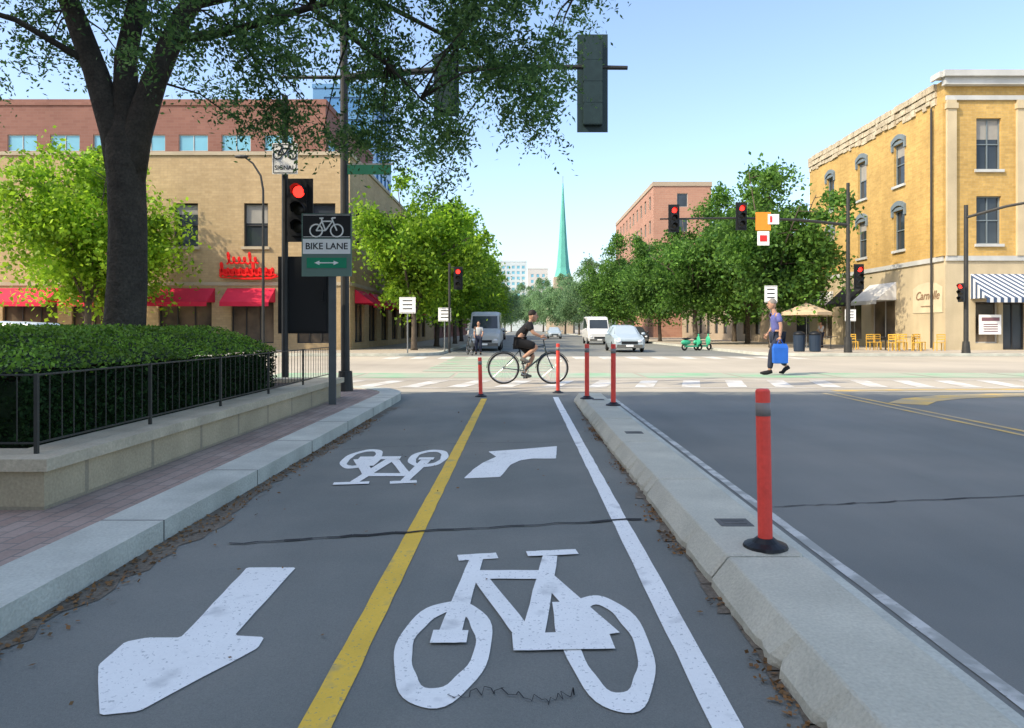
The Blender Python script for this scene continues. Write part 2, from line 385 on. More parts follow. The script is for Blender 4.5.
def leafobj(name,V,m,parent=None,**kw):
    n=len(V)//4; me=bpy.data.meshes.new(name); me.vertices.add(len(V)); me.vertices.foreach_set('co',V.astype(np.float32).ravel())
    me.loops.add(len(V)); me.loops.foreach_set('vertex_index',np.arange(len(V),dtype=np.int32))
    me.polygons.add(n); me.polygons.foreach_set('loop_start',np.arange(0,len(V),4,dtype=np.int32)); me.polygons.foreach_set('loop_total',np.full(n,4,dtype=np.int32))
    me.materials.append(m); me.update(calc_edges=True); me.validate()
    ob=bpy.data.objects.new(name,me); col.objects.link(ob)
    if parent: ob.parent=parent
    props(ob,**kw); return ob
n=2200; C=np.column_stack([np.random.choice([0,1],n,p=[.5,.5]),np.random.uniform(1.5,10,n),np.full(n,.016)])
xl=-2.16+np.abs(np.random.normal(0,.09,n)); xr=.955-np.abs(np.random.normal(0,.05,n))
clump=(np.sin(C[:,1]*3.1)+np.sin(C[:,1]*7.7+1)>.2)
C[:,0]=np.where(C[:,0]<.6,xl,xr); C=C[(C[:,0]<0)|clump]
C2=np.column_stack([np.random.uniform(-1.9,.9,40),np.random.uniform(1.8,11,40),np.full(40,.018)])
leafobj('fallen_leaves',leafquads(np.concatenate([C,C2]),.014,True,.6),DEAD,kind='stuff')
# ---------------------------------------------------------------- separator kerb segments
def sep(plate,seed):
    q=random.Random(seed)
    r=rootobj('separator_kerb',(1.23,1.76 if not plate else 3.56,0),label='pale precast concrete kerb segment dividing bike lane from road',category='kerb',group='precast kerb segments along the bike lane')
    mb=MB(); prof=[(-.27,0),(-.268,.045),(-.185,.150),(-.175,.155),(.20,.155),(.212,.150),(.27,.03),(.27,0)]
    L=1.772; ys=[0,.02]+[.02+(L-.04)*i/30 for i in range(1,30)]+[L-.02,L]; n=len(prof); K=len(ys)
    vs=[];fs=[]
    for k,y in enumerate(ys):
        s=.95 if k in(0,K-1) else 1; ch=.045*q.random() if q.random()<.14 else 0
        for i,(x,z) in enumerate(prof):
            dx=0
            if i==0: dx=q.uniform(-.006,.006)+ch
            if i==1: dx=ch*.8; 
            vs.append((x*s+dx,y,z*(s if s==1 else .93)))
    for k in range(K-1):
        for i in range(n-1): fs.append((k*n+i,k*n+i+1,(k+1)*n+i+1,(k+1)*n+i))
    fs+=[tuple(range(n)),tuple(range(K*n-1,(K-1)*n-1,-1))]
    mb.add(vs,[f[::-1] for f in fs]); make('kerb_body',mb,KERB2,parent=r)
    if plate:
        mb=MB().box(-.06,.13,.5,.66,.153,.158)
        for i in range(2): mb.box(-.03,.10,.54+.06*i,.57+.06*i,.156,.161)
        make('anchor_plate',mb,DKGREY,parent=r)
    return r
s0=sep(False,1); s1=sep(True,2)
copy_thing(s0,(1.23,-.04,0),0)
for k in (1,2,3,4): copy_thing(s1 if k%2==0 else s0,(1.23+(.01,-.008,.006,0)[k-1],3.56+1.8*k,0),R((.4,-.3,.3,-.2)[k-1]))
sheet('joint_dirt',1.0,1.46,-1,12.6,.006,DIRT)  # flat dirt sheet under the kerb segments, seen through the joints
def post(loc,h,lab,tilt=0):
    r=rootobj('delineator_post',loc,label=lab,category='bollard',group='red flexible delineator posts'); r.rotation_euler=(0,tilt,0)
    make('base',MB().tube([(0,0,0),(0,0,.015),(0,0,.03),(0,0,.05)],[.115,.11,.07,.045],20),BLACK,parent=r,smooth=False)
    make('post_tube',MB().tube([(0,0,.04),(0,0,h-.01),(0,0,h)],[.037,.037,.03],16),REDP,parent=r,smooth=False)
    make('reflective_band',MB().tube([(0,0,h-.14),(0,0,h-.07)],[.0385,.0385],16),BAND,parent=r,smooth=True)
post((1.29,3.68,.155),.83,'red flexible post with black round base on concrete kerb',R(-1))
post((1.40,10.5,.155),.92,'red flexible post standing on the separator kerb')
post((1.10,11.5,.155),.90,'red flexible post near the end of the kerb')
post((.77,14.2,.004),1.0,'red flexible post at the crossing edge')
post((-.75,13.4,.008),.75,'short red flexible post at the end of the yellow line',R(-1.5))
# ---------------------------------------------------------------- planter, hedge, fence
r=rootobj('planter_wall',(-3.1,4.56,.12),label='low limestone planter wall with cap beside the brick pavement',category='planter')
mb=MB().box(-3.42,-3.10,4.56,12.1,.12,.38).box(-11,-3.42,4.56,4.88,.12,.38).box(-11,-3.42,11.8,12.1,.12,.38)
make('wall',mb,LIME,parent=r,world=True)
mb=MB().box(-3.47,-3.05,4.51,12.15,.38,.46).box(-11,-3.47,4.51,4.93,.38,.46).box(-11,-3.47,11.75,12.15,.38,.46)
make('cap',mb,LIMEC,parent=r,world=True)
make('soil',MB().box(-11,-3.43,4.9,11.8,.2,.40),SOIL,parent=r,world=True)
fr=rootobj('iron_fence',(-3.26,4.72,.46),label='low black iron railing on the planter wall',category='fence')
def fpanel(a,b):
    a=Vector(a);b=Vector(b);d=(b-a);L=d.length;d.normalize(); n=Vector((-d.y,d.x,0)); mb=MB()
    for z in (.53,.99): mb.obox((a.x,a.y,0),d,n,0,L,-.007,.007,z-.006,z+.006)
    k=int(L/.13)
    for i in range(1,k): mb.obox((a.x,a.y,0),d,n,i*L/k-.003,i*L/k+.003,-.003,.003,.54,.98)
    make('fence_panel',mb,IRON,parent=fr,world=True)
def fpost(p): make('fence_post',MB().box(p[0]-.012,p[0]+.012,p[1]-.012,p[1]+.012,.46,1.0),IRON,parent=fr,world=True)
ys=[4.72+1.45*i for i in range(6)]
for i,y in enumerate(ys):
    fpost((-3.26,y))
    if i<5: fpanel((-3.26,y,0),(-3.26,ys[i+1],0))
for i in range(4):
    fpanel((-3.26-1.45*i,4.72,0),(-3.26-1.45*(i+1),4.72,0)); fpost((-3.26-1.45*(i+1),4.72))
hr=rootobj('hedge',(-6,7.4,.4),label='clipped hedge with bright top inside the planter behind the railing',category='hedge')
def htop(x,y):
    a=min(1,max(0,(-3.5-x)/.75)); b=min(1,max(0,(y-5.0)/1.1)); return .99+.315*min(a,b)**.8+.010*math.sin(x*5)+.010*math.sin(y*7+x)
mb=MB(); nx,ny=20,16; g=[[(-11+7.4*i/nx,5.1+4.9*j/ny) for j in range(ny+1)] for i in range(nx+1)]
vs=[(x,y,htop(x,y)-.06) for row in g for x,y in row]; fs=[(i*(ny+1)+j,(i+1)*(ny+1)+j,(i+1)*(ny+1)+j+1,i*(ny+1)+j+1) for i in range(nx) for j in range(ny)]
mb.add(vs,fs); mb.box(-11,-3.62,5.12,9.98,.4,.91)
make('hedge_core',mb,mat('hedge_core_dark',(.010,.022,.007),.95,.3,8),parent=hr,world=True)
top=[];side=[]
rg=random.Random(8)
for _ in range(30000):
    x=rg.uniform(-10.5,-3.5) if rg.random()<.4 else rg.uniform(-6,-3.5); y=rg.uniform(5,10.1); z=htop(x,y)-abs(rg.gauss(0,.025))+(.04*rg.random()**3); top.append((x+6,y-7.4,z-.4))
for _ in range(17000):
    k=rg.random()
    if k<.6: x=-3.54-abs(rg.gauss(0,.03)); y=rg.uniform(5,10.1); z=rg.uniform(.45,.99)
    elif k<.88: x=rg.uniform(-9,-3.5); y=5.04+abs(rg.gauss(0,.03)); z=rg.uniform(.45,.99)
    else: y=10.1-abs(rg.gauss(0,.03)); x=rg.uniform(-6,-3.5); z=rg.uniform(.45,htop(x,y))
    side.append((x+6,y-7.4,z-.4))
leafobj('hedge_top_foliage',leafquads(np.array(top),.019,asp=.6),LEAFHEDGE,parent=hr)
leafobj('hedge_side_foliage',leafquads(np.array(side),.022,asp=.55),LEAFHEDGESHADE,parent=hr)
# ---------------------------------------------------------------- big tree
bt=rootobj('honey_locust_tree',(-5.08,9,.4),label='large dark-trunked tree with feathery leaves overhanging the bike lane',category='tree')
mb=MB()
def tb(P,Rd,n=12): mb.tube(P,Rd,n)
tb([(-5.08,9,.3),(-5.06,9,.6),(-5.09,9,1.2),(-5.05,9,1.9),(-5.04,9,2.6),(-5.06,9,3.2),(-5.09,9,3.7),(-5.1,9,4.2)],[.33,.27,.25,.235,.225,.225,.225,.08],18)
limbs=[([(-5.12,9,3.0),(-5.2,9,3.8),(-5.45,9,4.6),(-5.75,9,5.4),(-6.1,8.9,6.4),(-6.5,8.8,8)],[.14,.18,.15,.13,.10,.06]),
 ([(-5.05,9,3.0),(-5.07,9.03,3.9),(-5.1,9.05,4.8),(-4.92,9.1,5.8),(-4.9,9.2,7),(-4.7,9.2,8.5)],[.14,.18,.13,.11,.09,.05]),
 ([(-5.0,9,3.0),(-4.93,9,3.8),(-4.7,9,4.5),(-4.35,9,5.3),(-3.7,9,6.2),(-2.5,9,7.0),(-.8,9.2,7.4),(.8,9.3,7.3)],[.14,.18,.15,.12,.10,.08,.06,.03]),
 ([(-4.5,9,5.0),(-3.6,8.8,5.05),(-2.6,8.7,5.3),(-1.5,8.7,5.6),(-.2,8.8,5.7),(.7,9,5.6)],[.07,.05,.04,.035,.025,.012]),
 ([(-4.25,9,5.45),(-3.3,9.4,5.9),(-2.0,9.8,5.9),(-.9,10,5.4),(-.2,10.1,5.0)],[.06,.05,.04,.025,.012]),
 ([(-5.5,9,4.7),(-6.2,8.6,5.1),(-7.0,8.4,5.3),(-7.6,8.4,5.1)],[.05,.035,.025,.012]),
 ([(-2.6,8.7,5.3),(-2.1,8.6,4.9),(-1.6,8.5,4.5),(-1.2,8.5,4.1)],[.035,.028,.02,.01])]
for P,Q in limbs: tb(P,Q,10)
lx=[-7.6,-6.7,-5.9,-5.3,-4.75,-4.37,-3.47,-2.83,-2.06,-1.54,-1.03,-.64,-.26,.35,.7,1.0]
lz=[4.3,4.5,5.0,5.35,4.9,4.25,4.15,4.05,3.95,3.45,3.45,4.3,4.45,4.05,4.5,5.4]
cl=[]; rg=random.Random(21)
segp=[Vector(p) for P,_ in limbs for p in P]
from mathutils import noise as mn
while len(cl)<820:
    x=rg.uniform(-7.8,.95); y=rg.uniform(7.6,10.6); zb=np.interp(x,lx,lz); z=zb+rg.random()**1.2*3.0
    dens=mn.noise(Vector((x*.9,y*.6,z*1.1+5)))
    if x<-4.2: 
        if dens<.10: continue
    elif dens<-.06: continue
    if x<-4.5 and rg.random()<.4: continue
    if -1.45<x<-.55 and 4.25<z<5.2 and rg.random()<.85: continue
    if x>.55 and z<5.6 and rg.random()<.7: continue
    cl.append(Vector((x,y,z)))
LV=[]
for i,c in enumerate(cl):
    if i%5==0:
        q=min(segp,key=lambda p:(p-c).length); mid=(q+c)/2+Vector((0,0,.12)); mb.tube([q,mid,c],[.018,.011,.005],5)
    for k in range(8):
        a=rg.uniform(0,6.28); L=rg.uniform(.16,.38); dr=rg.uniform(.4,1.4); dx,dy=math.cos(a),math.sin(a)
        o=c+Vector((rg.gauss(0,.09),rg.gauss(0,.09),rg.gauss(0,.08)))
        for j in range(11):
            t=j/10; sd=1 if j%2 else -1
            LV.append((o.x+dx*L*t-dy*sd*.025,o.y+dy*L*t+dx*sd*.025,o.z-dr*L*t*t))
make('trunk',mb,BARK,parent=bt,world=True,smooth=True)
LV=np.array(LV)-np.array([-5.08,9,.4])
leafobj('crown',leafquads(LV,.037,asp=.42),LEAFBIG,parent=bt)
# ---------------------------------------------------------------- generic trees
def gen_tree(name,seed,H,tH,cr,lm,bk,lsize,npc,label,loc,rot=0,group=None):
    rg=random.Random(seed); rn=np.random.RandomState(seed)
    r=rootobj(name,loc,rot,label=label,category='tree',group=group)
    mb=MB(); tr=H*.012+.03
    top=Vector((rg.uniform(-.2,.2),rg.uniform(-.2,.2),tH))
    mb.tube([(0,0,-.05),(0,0,.2),(top.x*.4,top.y*.4,tH*.5),top],[tr*1.5,tr*1.1,tr*.95,tr*.85],10)
    ends=[]; cz=(tH*.85+H)/2; rz=(H-tH*.85)/2
    nl=10
    for i in range(nl):
        a=2*math.pi*i/nl*2.4+rg.uniform(-.4,.4); e=[-.5,-.25,.05,.3,.5,.75,.92,.2,-.1,-.4][i]; q=math.sqrt(max(0,1-e*e))*rg.uniform(.5,.85)
        T=Vector((math.cos(a)*q*cr,math.sin(a)*q*cr,cz+e*rz*.8))
        s=top*(.75 if i%2 else 1); s=Vector((s.x,s.y,s.z)); m=s.lerp(T,.5)+Vector((0,0,.2*rz if e<.5 else 0))
        mb.tube([s,m,T],[tr*.5,tr*.3,tr*.12],6)
        for k in range(7):
            b=s.lerp(m,rg.uniform(.4,1)) if k<2 else m.lerp(T,rg.uniform(.1,1))
            dv=Vector((rg.gauss(0,1),rg.gauss(0,1),rg.gauss(0,.8))).normalized()*rg.uniform(.25,.55)*cr
            E=b+dv; 
            f=math.sqrt((E.x/cr)**2+(E.y/cr)**2+((E.z-cz)/rz)**2)
            if f>1: 
                sc=rg.uniform(.82,1.08)/f; E=Vector((E.x*sc,E.y*sc,cz+(E.z-cz)*sc))
            mb.tube([b,b.lerp(E,.5)+Vector((0,0,.1)),E],[tr*.15,tr*.09,tr*.03],4); ends.append((E,1)); ends.append((b.lerp(E,.55),.7))
    make('trunk',mb,bk,parent=r,smooth=True)
    C=[]
    for E,k in ends:
        n=int(npc*rg.uniform(.5,1.4)); s=cr*.105*k*rg.uniform(.7,1.4)
        p=rn.normal(size=(n,3))*s*np.array([1.1,1.1,.65]); p[:,2]-=(p[:,0]**2+p[:,1]**2)*.35/s; C.append(p+np.array(E))
    C=np.concatenate(C); C=C[C[:,2]>tH*.5]
    leafobj('crown',leafquads(C,lsize,asp=.6,rng=rn),lm,parent=r)
    return r
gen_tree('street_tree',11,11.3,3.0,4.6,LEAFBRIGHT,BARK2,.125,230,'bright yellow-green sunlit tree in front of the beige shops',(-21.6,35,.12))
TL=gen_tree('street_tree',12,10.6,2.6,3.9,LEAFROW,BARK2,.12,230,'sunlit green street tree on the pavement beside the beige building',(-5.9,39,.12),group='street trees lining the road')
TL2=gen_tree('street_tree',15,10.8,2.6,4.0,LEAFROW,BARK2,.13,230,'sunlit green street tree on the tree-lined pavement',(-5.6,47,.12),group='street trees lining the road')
FARM={'crown':LEAFHAZE}
for (x,y,s,ro,src) in [(-5.2,56,1.0,1,TL),(-5.6,67,1.05,3,TL2),(-5.4,81,1.05,4,TL),(-5.3,98,1.05,5,TL2),(-5.0,120,1.1,.5,TL),(-4.6,150,1.1,1.5,TL2),(-4.2,195,1.2,2.5,TL)]:
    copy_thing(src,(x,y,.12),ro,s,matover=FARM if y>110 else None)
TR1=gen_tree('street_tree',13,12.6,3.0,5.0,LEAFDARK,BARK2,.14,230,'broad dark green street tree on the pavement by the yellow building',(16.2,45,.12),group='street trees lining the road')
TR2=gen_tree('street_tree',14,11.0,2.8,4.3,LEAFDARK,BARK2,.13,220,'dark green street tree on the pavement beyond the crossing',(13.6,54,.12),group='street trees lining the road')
for (x,y,s,ro,src) in [(13.4,67,1.0,1,TR2),(18.2,56,1.05,2,TR1),(20.2,66,1.1,5,TR1),(13.2,82,1.02,2.4,TR1),(13,98,1.1,4,TR2),(12.6,118,1.1,.6,TR1),(12.0,142,1.15,1.9,TR2),(11,170,1.2,3,TR1),(9.5,215,1.4,4,TR2),(3,330,1.9,1,TR1),(-4,320,1.9,2,TR2),(10,300,1.9,3,TR1)]:
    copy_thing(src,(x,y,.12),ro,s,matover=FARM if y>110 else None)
# ---------------------------------------------------------------- buildings
def wall(mb,p0,u,n,W,H,ops,depth=.2,m=0,zsplit=None,mlow=1):
    p0=Vector(p0);u=Vector(u);n=Vector(n)
    us=sorted({0,W}|{o[0] for o in ops}|{o[1] for o in ops}); zs=sorted({0,H}|({zsplit} if zsplit else set())|{o[2] for o in ops}|{o[3] for o in ops})
    P=lambda a,z,d=0:p0+u*a+Vector((0,0,z))-n*d
    for i in range(len(us)-1):
        for j in range(len(zs)-1):
            a,b,c,d_=us[i],us[i+1],zs[j],zs[j+1]; cu,cz=(a+b)/2,(c+d_)/2
            if any(o[0]<cu<o[1] and o[2]<cz<o[3] for o in ops): continue
            mb.quad([P(a,c),P(b,c),P(b,d_),P(a,d_)],mlow if (zsplit and cz<zsplit) else m)
    for a,b,c,d_ in ops:
        k=mlow if (zsplit and (c+d_)/2<zsplit) else m
        mb.quad([P(a,c),P(a,c,depth),P(a,d_,depth),P(a,d_)],k); mb.quad([P(b,c),P(b,d_),P(b,d_,depth),P(b,c,depth)],k)
        mb.quad([P(a,c),P(b,c),P(b,c,depth),P(a,c,depth)],k); mb.quad([P(a,d_),P(a,d_,depth),P(b,d_,depth),P(b,d_)],k)
def window(root,p0,u,n,op,depth,glass,frame,name='window',sill=None,mul=(1,1),arch=None,blind=None):
    a,b,c,d=op
    mb=MB(); P0=Vector(p0);U=Vector(u);Nn=Vector(n)
    mb.quad([P0+U*a-Nn*(depth-.03)+Vector((0,0,c)),P0+U*b-Nn*(depth-.03)+Vector((0,0,c)),P0+U*b-Nn*(depth-.03)+Vector((0,0,d)),P0+U*a-Nn*(depth-.03)+Vector((0,0,d))])
    w=make(name,mb,glass,parent=root,world=True)
    mb=MB(); t=.07; dd0,dd1=-depth+.04,-depth+.10
    mb.obox(p0,u,n,a+.003,a+t,dd0,dd1,c+.003,d-.003).obox(p0,u,n,b-t,b-.003,dd0,dd1,c+.003,d-.003).obox(p0,u,n,a+t,b-t,dd0,dd1,c+.003,c+t).obox(p0,u,n,a+t,b-t,dd0,dd1,d-t,d-.003)
    for i in range(1,mul[0]): x=a+(b-a)*i/mul[0]; mb.obox(p0,u,n,x-.03,x+.03,dd0,dd1-.01,c+t,d-t)
    for i in range(1,mul[1]): z=c+(d-c)*i/mul[1]; mb.obox(p0,u,n,a+t,b-t,dd0,dd1-.005,z-.03,z+.03)
    make('frame',mb,frame,parent=w,world=True)
    if blind: make('blind',MB().obox(p0,u,n,a+t,b-t,-depth+.033,-depth+.038,d-(d-c)*blind,d-t),BLIND,parent=w,world=True)
    if sill: make('sill',MB().obox(p0,u,n,a-.12,b+.12,.003,.12,c-.16,c-.003),sill,parent=w,world=True)
    if arch:
        mb=MB(); k=9; cx=(a+b)/2; hw=(b-a)/2+.18
        for i in range(k):
            t0=-1+2*i/k;t1=-1+2*(i+1)/k; z=lambda t:d+.05+.30*(1-t*t)
            o=[]
            for tt in (t0,t1):
                for zz in (z(tt)-.05,z(tt)+.25): o.append((cx+tt*hw,zz))
            vs=[]
            for (uu,zz) in o: vs+=[P0+U*uu+Vector((0,0,zz))+Nn*.0,P0+U*uu+Vector((0,0,zz))+Nn*.13]
            mb.add(vs,[(1,5,7,3),(0,1,3,2)[::-1],(2,3,7,6),(0,4,5,1),(4,6,7,5)])
        mb.obox(p0,u,n,a-.2,a-.02,.003,.11,d-.35,d+.05).obox(p0,u,n,b+.02,b+.2,.003,.11,d-.35,d+.05)
        mb.obox(p0,u,n,a-.02,b+.02,.002,.05,d+.001,d+.2)
        make('lintel',mb,arch,parent=w,world=True)
    return w
BLIND=mat('window_blind',(.30,.29,.26),.8,.1,3)
def awning(root,p0,u,n,a,b,zt,zb,proj,m,val=.25,name='awning'):
    P0=Vector(p0);U=Vector(u);Nn=Vector(n); P=lambda x,dd,z:P0+U*x+Nn*dd+Vector((0,0,z))
    vs=[P(a,.02,zt),P(b,.02,zt),P(b,proj,zb+val),P(a,proj,zb+val),P(a,proj,zb),P(b,proj,zb),P(a,.02,zb+val),P(b,.02,zb+val)]
    mb=MB().add(vs,[(0,3,2,1),(3,4,5,2),(0,6,3),(1,2,7),(0,1,7,6)])
    return make(name,mb,m,parent=root,world=True)
def shell(root,x0,x1,y0,y1,h,m,skip=()):
    mb=MB()
    if 'front' not in skip: mb.quad([(x0,y0,0),(x1,y0,0),(x1,y0,h),(x0,y0,h)])
    if 'left' not in skip: mb.quad([(x0,y0,0),(x0,y1,0),(x0,y1,h),(x0,y0,h)])
    if 'right' not in skip: mb.quad([(x1,y0,0),(x1,y1,0),(x1,y1,h),(x1,y0,h)])
    mb.quad([(x0,y1,0),(x1,y1,0),(x1,y1,h),(x0,y1,h)]); mb.quad([(x0,y0,h-.3),(x1,y0,h-.3),(x1,y1,h-.3),(x0,y1,h-.3)])
    return mb
BEIGE=mat('beige_brick',(.46,.34,.19),.85,.12,.4,.08,6,brick=(.42,.14,(.37,.28,.17),'wall'),c2=(.40,.29,.155),drip=.08)
BEIGES=mat('beige_coping',(.42,.36,.26),.85,.15,1)
REDAW=mat('red_awning',(.62,.02,.06),.7,.08,2)
b=rootobj('brick_shop_building',(-9.6,39.5,0),label='two-storey beige brick corner building with red awnings',category='building')
mb=shell(b,-45,-9.6,39.5,78,11.1,BEIGE,skip=('front','right'))
p0=(-45,39.5,0); U=(1,0,0); Nn=(0,-1,0); ops=[]
wins=[(x+45-.68,x+45+.68,5.95,8.4) for x in (-38.7,-34.7,-30.7,-26.8,-22.8,-18.85,-14.9,-11.1)]
shops=[(x0+45,x1+45,.5,3.3) for x0,x1 in ((-33.8,-31),(-29.2,-26.1),(-25.3,-23.5),(-20.4,-17.4),(-16.3,-13.9),(-12.6,-10.6))]
wall(mb,p0,U,Nn,35.4,11.1,wins+shops,.25)
q0=(-9.6,39.5,0); U2=(0,1,0); N2=(1,0,0)
sw=[(u,u+1.35,5.95,8.4) for u in (1.5,5.2,8.9,12.6,16.3,20,24,28)]; ss=[(u,u+2.4,.5,3.1) for u in (1.2,5,9,13,17,21,25,29)]
wall(mb,q0,U2,N2,38.5,11.1,sw+ss,.25)
make('wall',mb,BEIGE,parent=b,world=True)
for i,o in enumerate(wins): window(b,p0,U,Nn,o,.25,GLASS,FRAMED,sill=BEIGES,mul=(1,2),blind=(.0,.3,.0,.5,.0,.25,.45,0)[i] or None)
for o in shops: window(b,p0,U,Nn,o,.25,SHOPG,FRAMED,name='shop_window',mul=(3,1))
for o in sw: window(b,q0,U2,N2,o,.25,GLASS,FRAMED,sill=BEIGES,mul=(1,2))
for o in ss: window(b,q0,U2,N2,o,.25,SHOPG,FRAMED,name='shop_window',mul=(2,1))
make('coping',MB().obox(p0,U,Nn,-.1,35.5,-.35,.08,11.1,11.3).obox(q0,U2,N2,.36,38.5,-.3,.08,11.1,11.3),BEIGES,parent=b,world=True)
make('storefront_band',MB().obox(p0,U,Nn,0,35.4,.003,.07,3.75,3.95).obox(q0,U2,N2,.08,38.5,.003,.07,3.75,3.95),BEIGES,parent=b,world=True)
for x0,x1 in ((-34,-30.8),(-29.4,-26),(-25.4,-23.4),(-20.6,-17.2),(-16.5,-13.8)): awning(b,p0,U,Nn,x0+45,x1+45,3.6,2.55,1.1,REDAW)
for u in (1.1,4.9,8.9,12.9,16.9,20.9,24.9): awning(b,q0,U2,N2,u,u+2.6,3.6,2.55,1.1,REDAW)
sr=rootobj('shop_script_sign',(-15.2,39.4,4.5),label='red cursive script shop sign mounted on the beige wall',category='sign')
RSE=mat('red_sign_enamel',(.80,.02,.02),.4,.05)
mb=MB()
def script(x0,x1,z,amp,th,loops,tall=()):
    P=[]; N_=loops*14
    for i in range(N_+1):
        t=i/N_; k=int(t*loops); a=amp*(1.9 if k in tall else 1)
        ph=t*loops*2*math.pi; P.append((x0+(x1-x0)*t+.11*math.sin(ph)+.25*a*math.cos(ph)*.5,39.28,z+(a-amp)*.8+a*-math.cos(ph)))
    mb.tube(P,th,6)
script(-16.5,-14.7,5.15,.17,.055,6,(0,4)); script(-16.9,-13.7,4.5,.20,.07,9,(0,5))
mb.tube([(-16.8,39.28,4.2),(-15.5,39.28,4.12),(-14,39.28,4.15),(-13.4,39.28,4.3)],[.03,.06,.07,.03],6)
mb.box(-16.9,-13.8,39.33,39.36,4.32,4.68)
make('script_letters',mb,RSE,parent=sr,world=True)
def block(label,x0,x1,y0,y1,h,m,glass,frame,faces,floors,fh,ww,wh,step,z0=1.2,sill=None,name='brick_office_building',depth=.2,par=None,mul=(2,1)):
    r=rootobj(name,((x0+x1)/2,y0,0),label=label,category='building')
    F={'front':((x0,y0,0),(1,0,0),(0,-1,0),x1-x0),'left':((x0,y1,0),(0,-1,0),(-1,0,0),y1-y0),'right':((x1,y0,0),(0,1,0),(1,0,0),y1-y0)}
    mb=shell(r,x0,x1,y0,y1,h,m,skip=faces); W=[]
    for f in faces:
        p,u,n,L=F[f]; ops=[]; k=int((L-1)/step); mg=(L-k*step)/2
        for i in range(k):
            for j in floors: ops.append((mg+i*step+(step-ww)/2,mg+i*step+(step+ww)/2,z0+j*fh,z0+j*fh+wh))
        wall(mb,p,u,n,L,h,ops,depth); W+=[(p,u,n,o) for o in ops]
    make('wall',mb,m,parent=r,world=True)
    for p,u,n,o in W: window(r,p,u,n,o,depth,glass,frame,mul=mul,sill=sill)
    mb=MB()
    for f in faces:
        p,u,n,L=F[f]; mb.obox(p,u,n,.1 if f!='front' else -.1,L-.1 if f!='front' else L+.1,.003,.12,h-.5,h+.1)
    make('parapet',mb,par or m,parent=r,world=True)
    return r
REDB=mat('red_brown_brick',(.22,.11,.085),.85,.1,.3,brick=(.8,.3,(.21,.12,.10),'wall'),c2=(.19,.09,.07))
ORB=mat('orange_brick',(.42,.23,.16),.85,.1,.3,brick=(.8,.3,(.4,.26,.19),'wall'),c2=(.38,.20,.14))
TANB=mat('tan_stone',(.38,.31,.23),.85,.1,.3)
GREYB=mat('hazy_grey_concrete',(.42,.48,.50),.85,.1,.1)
BCW=mat('blue_curtain_wall',(.10,.24,.42),.3,.1,.5); BCG=mat('blue_curtain_glass',(.07,.20,.40),.2,.2,.5,spec=.3)
block('large red-brown brick office block with bands of bluish windows',-56,-20,72,95,24.8,REDB,GLASSB,FRAMEL,('front','right'),(2,3,4,5),3.6,3.0,1.7,4.4,z0=1.6,par=REDB)
block('slim blue glass tower behind the brick block',-29,-20.6,98,112,35.5,BCW,BCG,BCW,('front','right'),range(0,11),3.1,2.4,2.2,2.9,z0=.6,name='glass_tower',mul=(1,1))
block('tall orange-red brick building with rows of small windows',18.5,26.5,97,135,21.6,ORB,GLASS,FRAMEL,('front','left'),(1,2,3,4,5),3.4,1.5,1.9,3.6,z0=1.2,par=TANB,mul=(1,1))
block('low tan stone building behind street trees',22,42,62,95,8.5,TANB,GLASS,FRAMED,('left','front'),(0,1),3.6,1.4,2,3.4,z0=.8,name='stone_building',mul=(1,1))
block('low brick building behind street trees',-26,-10.5,80,140,11.5,REDB,GLASS,FRAMED,('right',),(0,1,2),3.5,1.4,2,4.2,z0=.8,name='brick_building',mul=(1,1))
block('hazy grey apartment tower at the end of the street',-12,4,420,440,42,GREYB,GLASSB,GREYB,('front',),range(2,12),3.3,1.8,1.8,3.0,name='apartment_tower',mul=(1,1))
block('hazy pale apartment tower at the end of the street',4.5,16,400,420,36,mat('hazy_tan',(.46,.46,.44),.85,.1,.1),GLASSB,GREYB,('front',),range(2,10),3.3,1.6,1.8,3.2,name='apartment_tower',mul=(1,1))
ch=rootobj('church',(11.4,186,0),label='church with tall thin green copper spire above the trees',category='church')
mb=MB().box(8.9,13.9,183.5,188.5,0,15).box(8,14.8,188.5,215,0,10); make('tower',mb,TANB,parent=ch,world=True)
def oct_(r,z): return [(11.4+r*math.cos(R(22.5+45*i)),186+r*math.sin(R(22.5+45*i)),z) for i in range(8)]
mb=MB(); rings=[oct_(2.4,15),oct_(1.8,17.5),oct_(1.25,23),oct_(.5,34),oct_(.12,40)]; vs=sum(rings,[])
fs=[(k*8+i,k*8+(i+1)%8,(k+1)*8+(i+1)%8,(k+1)*8+i) for k in range(4) for i in range(8)]+[tuple(32+i for i in range(8))]
mb.add(vs,fs); make('spire',mb,mat('copper_patina',(.10,.36,.30),.7,.12,.5),parent=ch,world=True)
make('finial',MB().tube([(11.4,186,40),(11.4,186,42)],.06,6),STEEL,parent=ch,world=True)
YB=mat('yellow_brick',(.52,.34,.11),.85,.16,.5,.10,6,brick=(.42,.14,(.42,.31,.15),'wall'),c2=(.43,.275,.085),drip=.10)
STUC=mat('cream_stucco',(.48,.40,.26),.85,.14,.8,.05,20,drip=.08)
STONE=mat('weathered_stone',(.50,.44,.32),.85,.2,1.5,.2,10,c2=(.38,.32,.22),bump=.6,bscale=6)
CORN=mat('grey_white_cornice',(.46,.47,.45),.7,.15,1,drip=.08)
yb=rootobj('yellow_brick_building',(24,39.5,0),label='three-storey yellow brick corner building with arched windows and cornice',category='building')
mb=shell(yb,24,42,39.5,58,15.4,YB,skip=('front','left'))
pl=(24,58,0);ul=(0,-1,0);nl=(-1,0,0); pf=(24,39.5,0);uf=(1,0,0);nf=(0,-1,0)
lw=[(u-.62,u+.62,z0,z1) for u in (13.7,8.9,3.9) for z0,z1 in ((10.4,13.0),(6.3,8.8))]
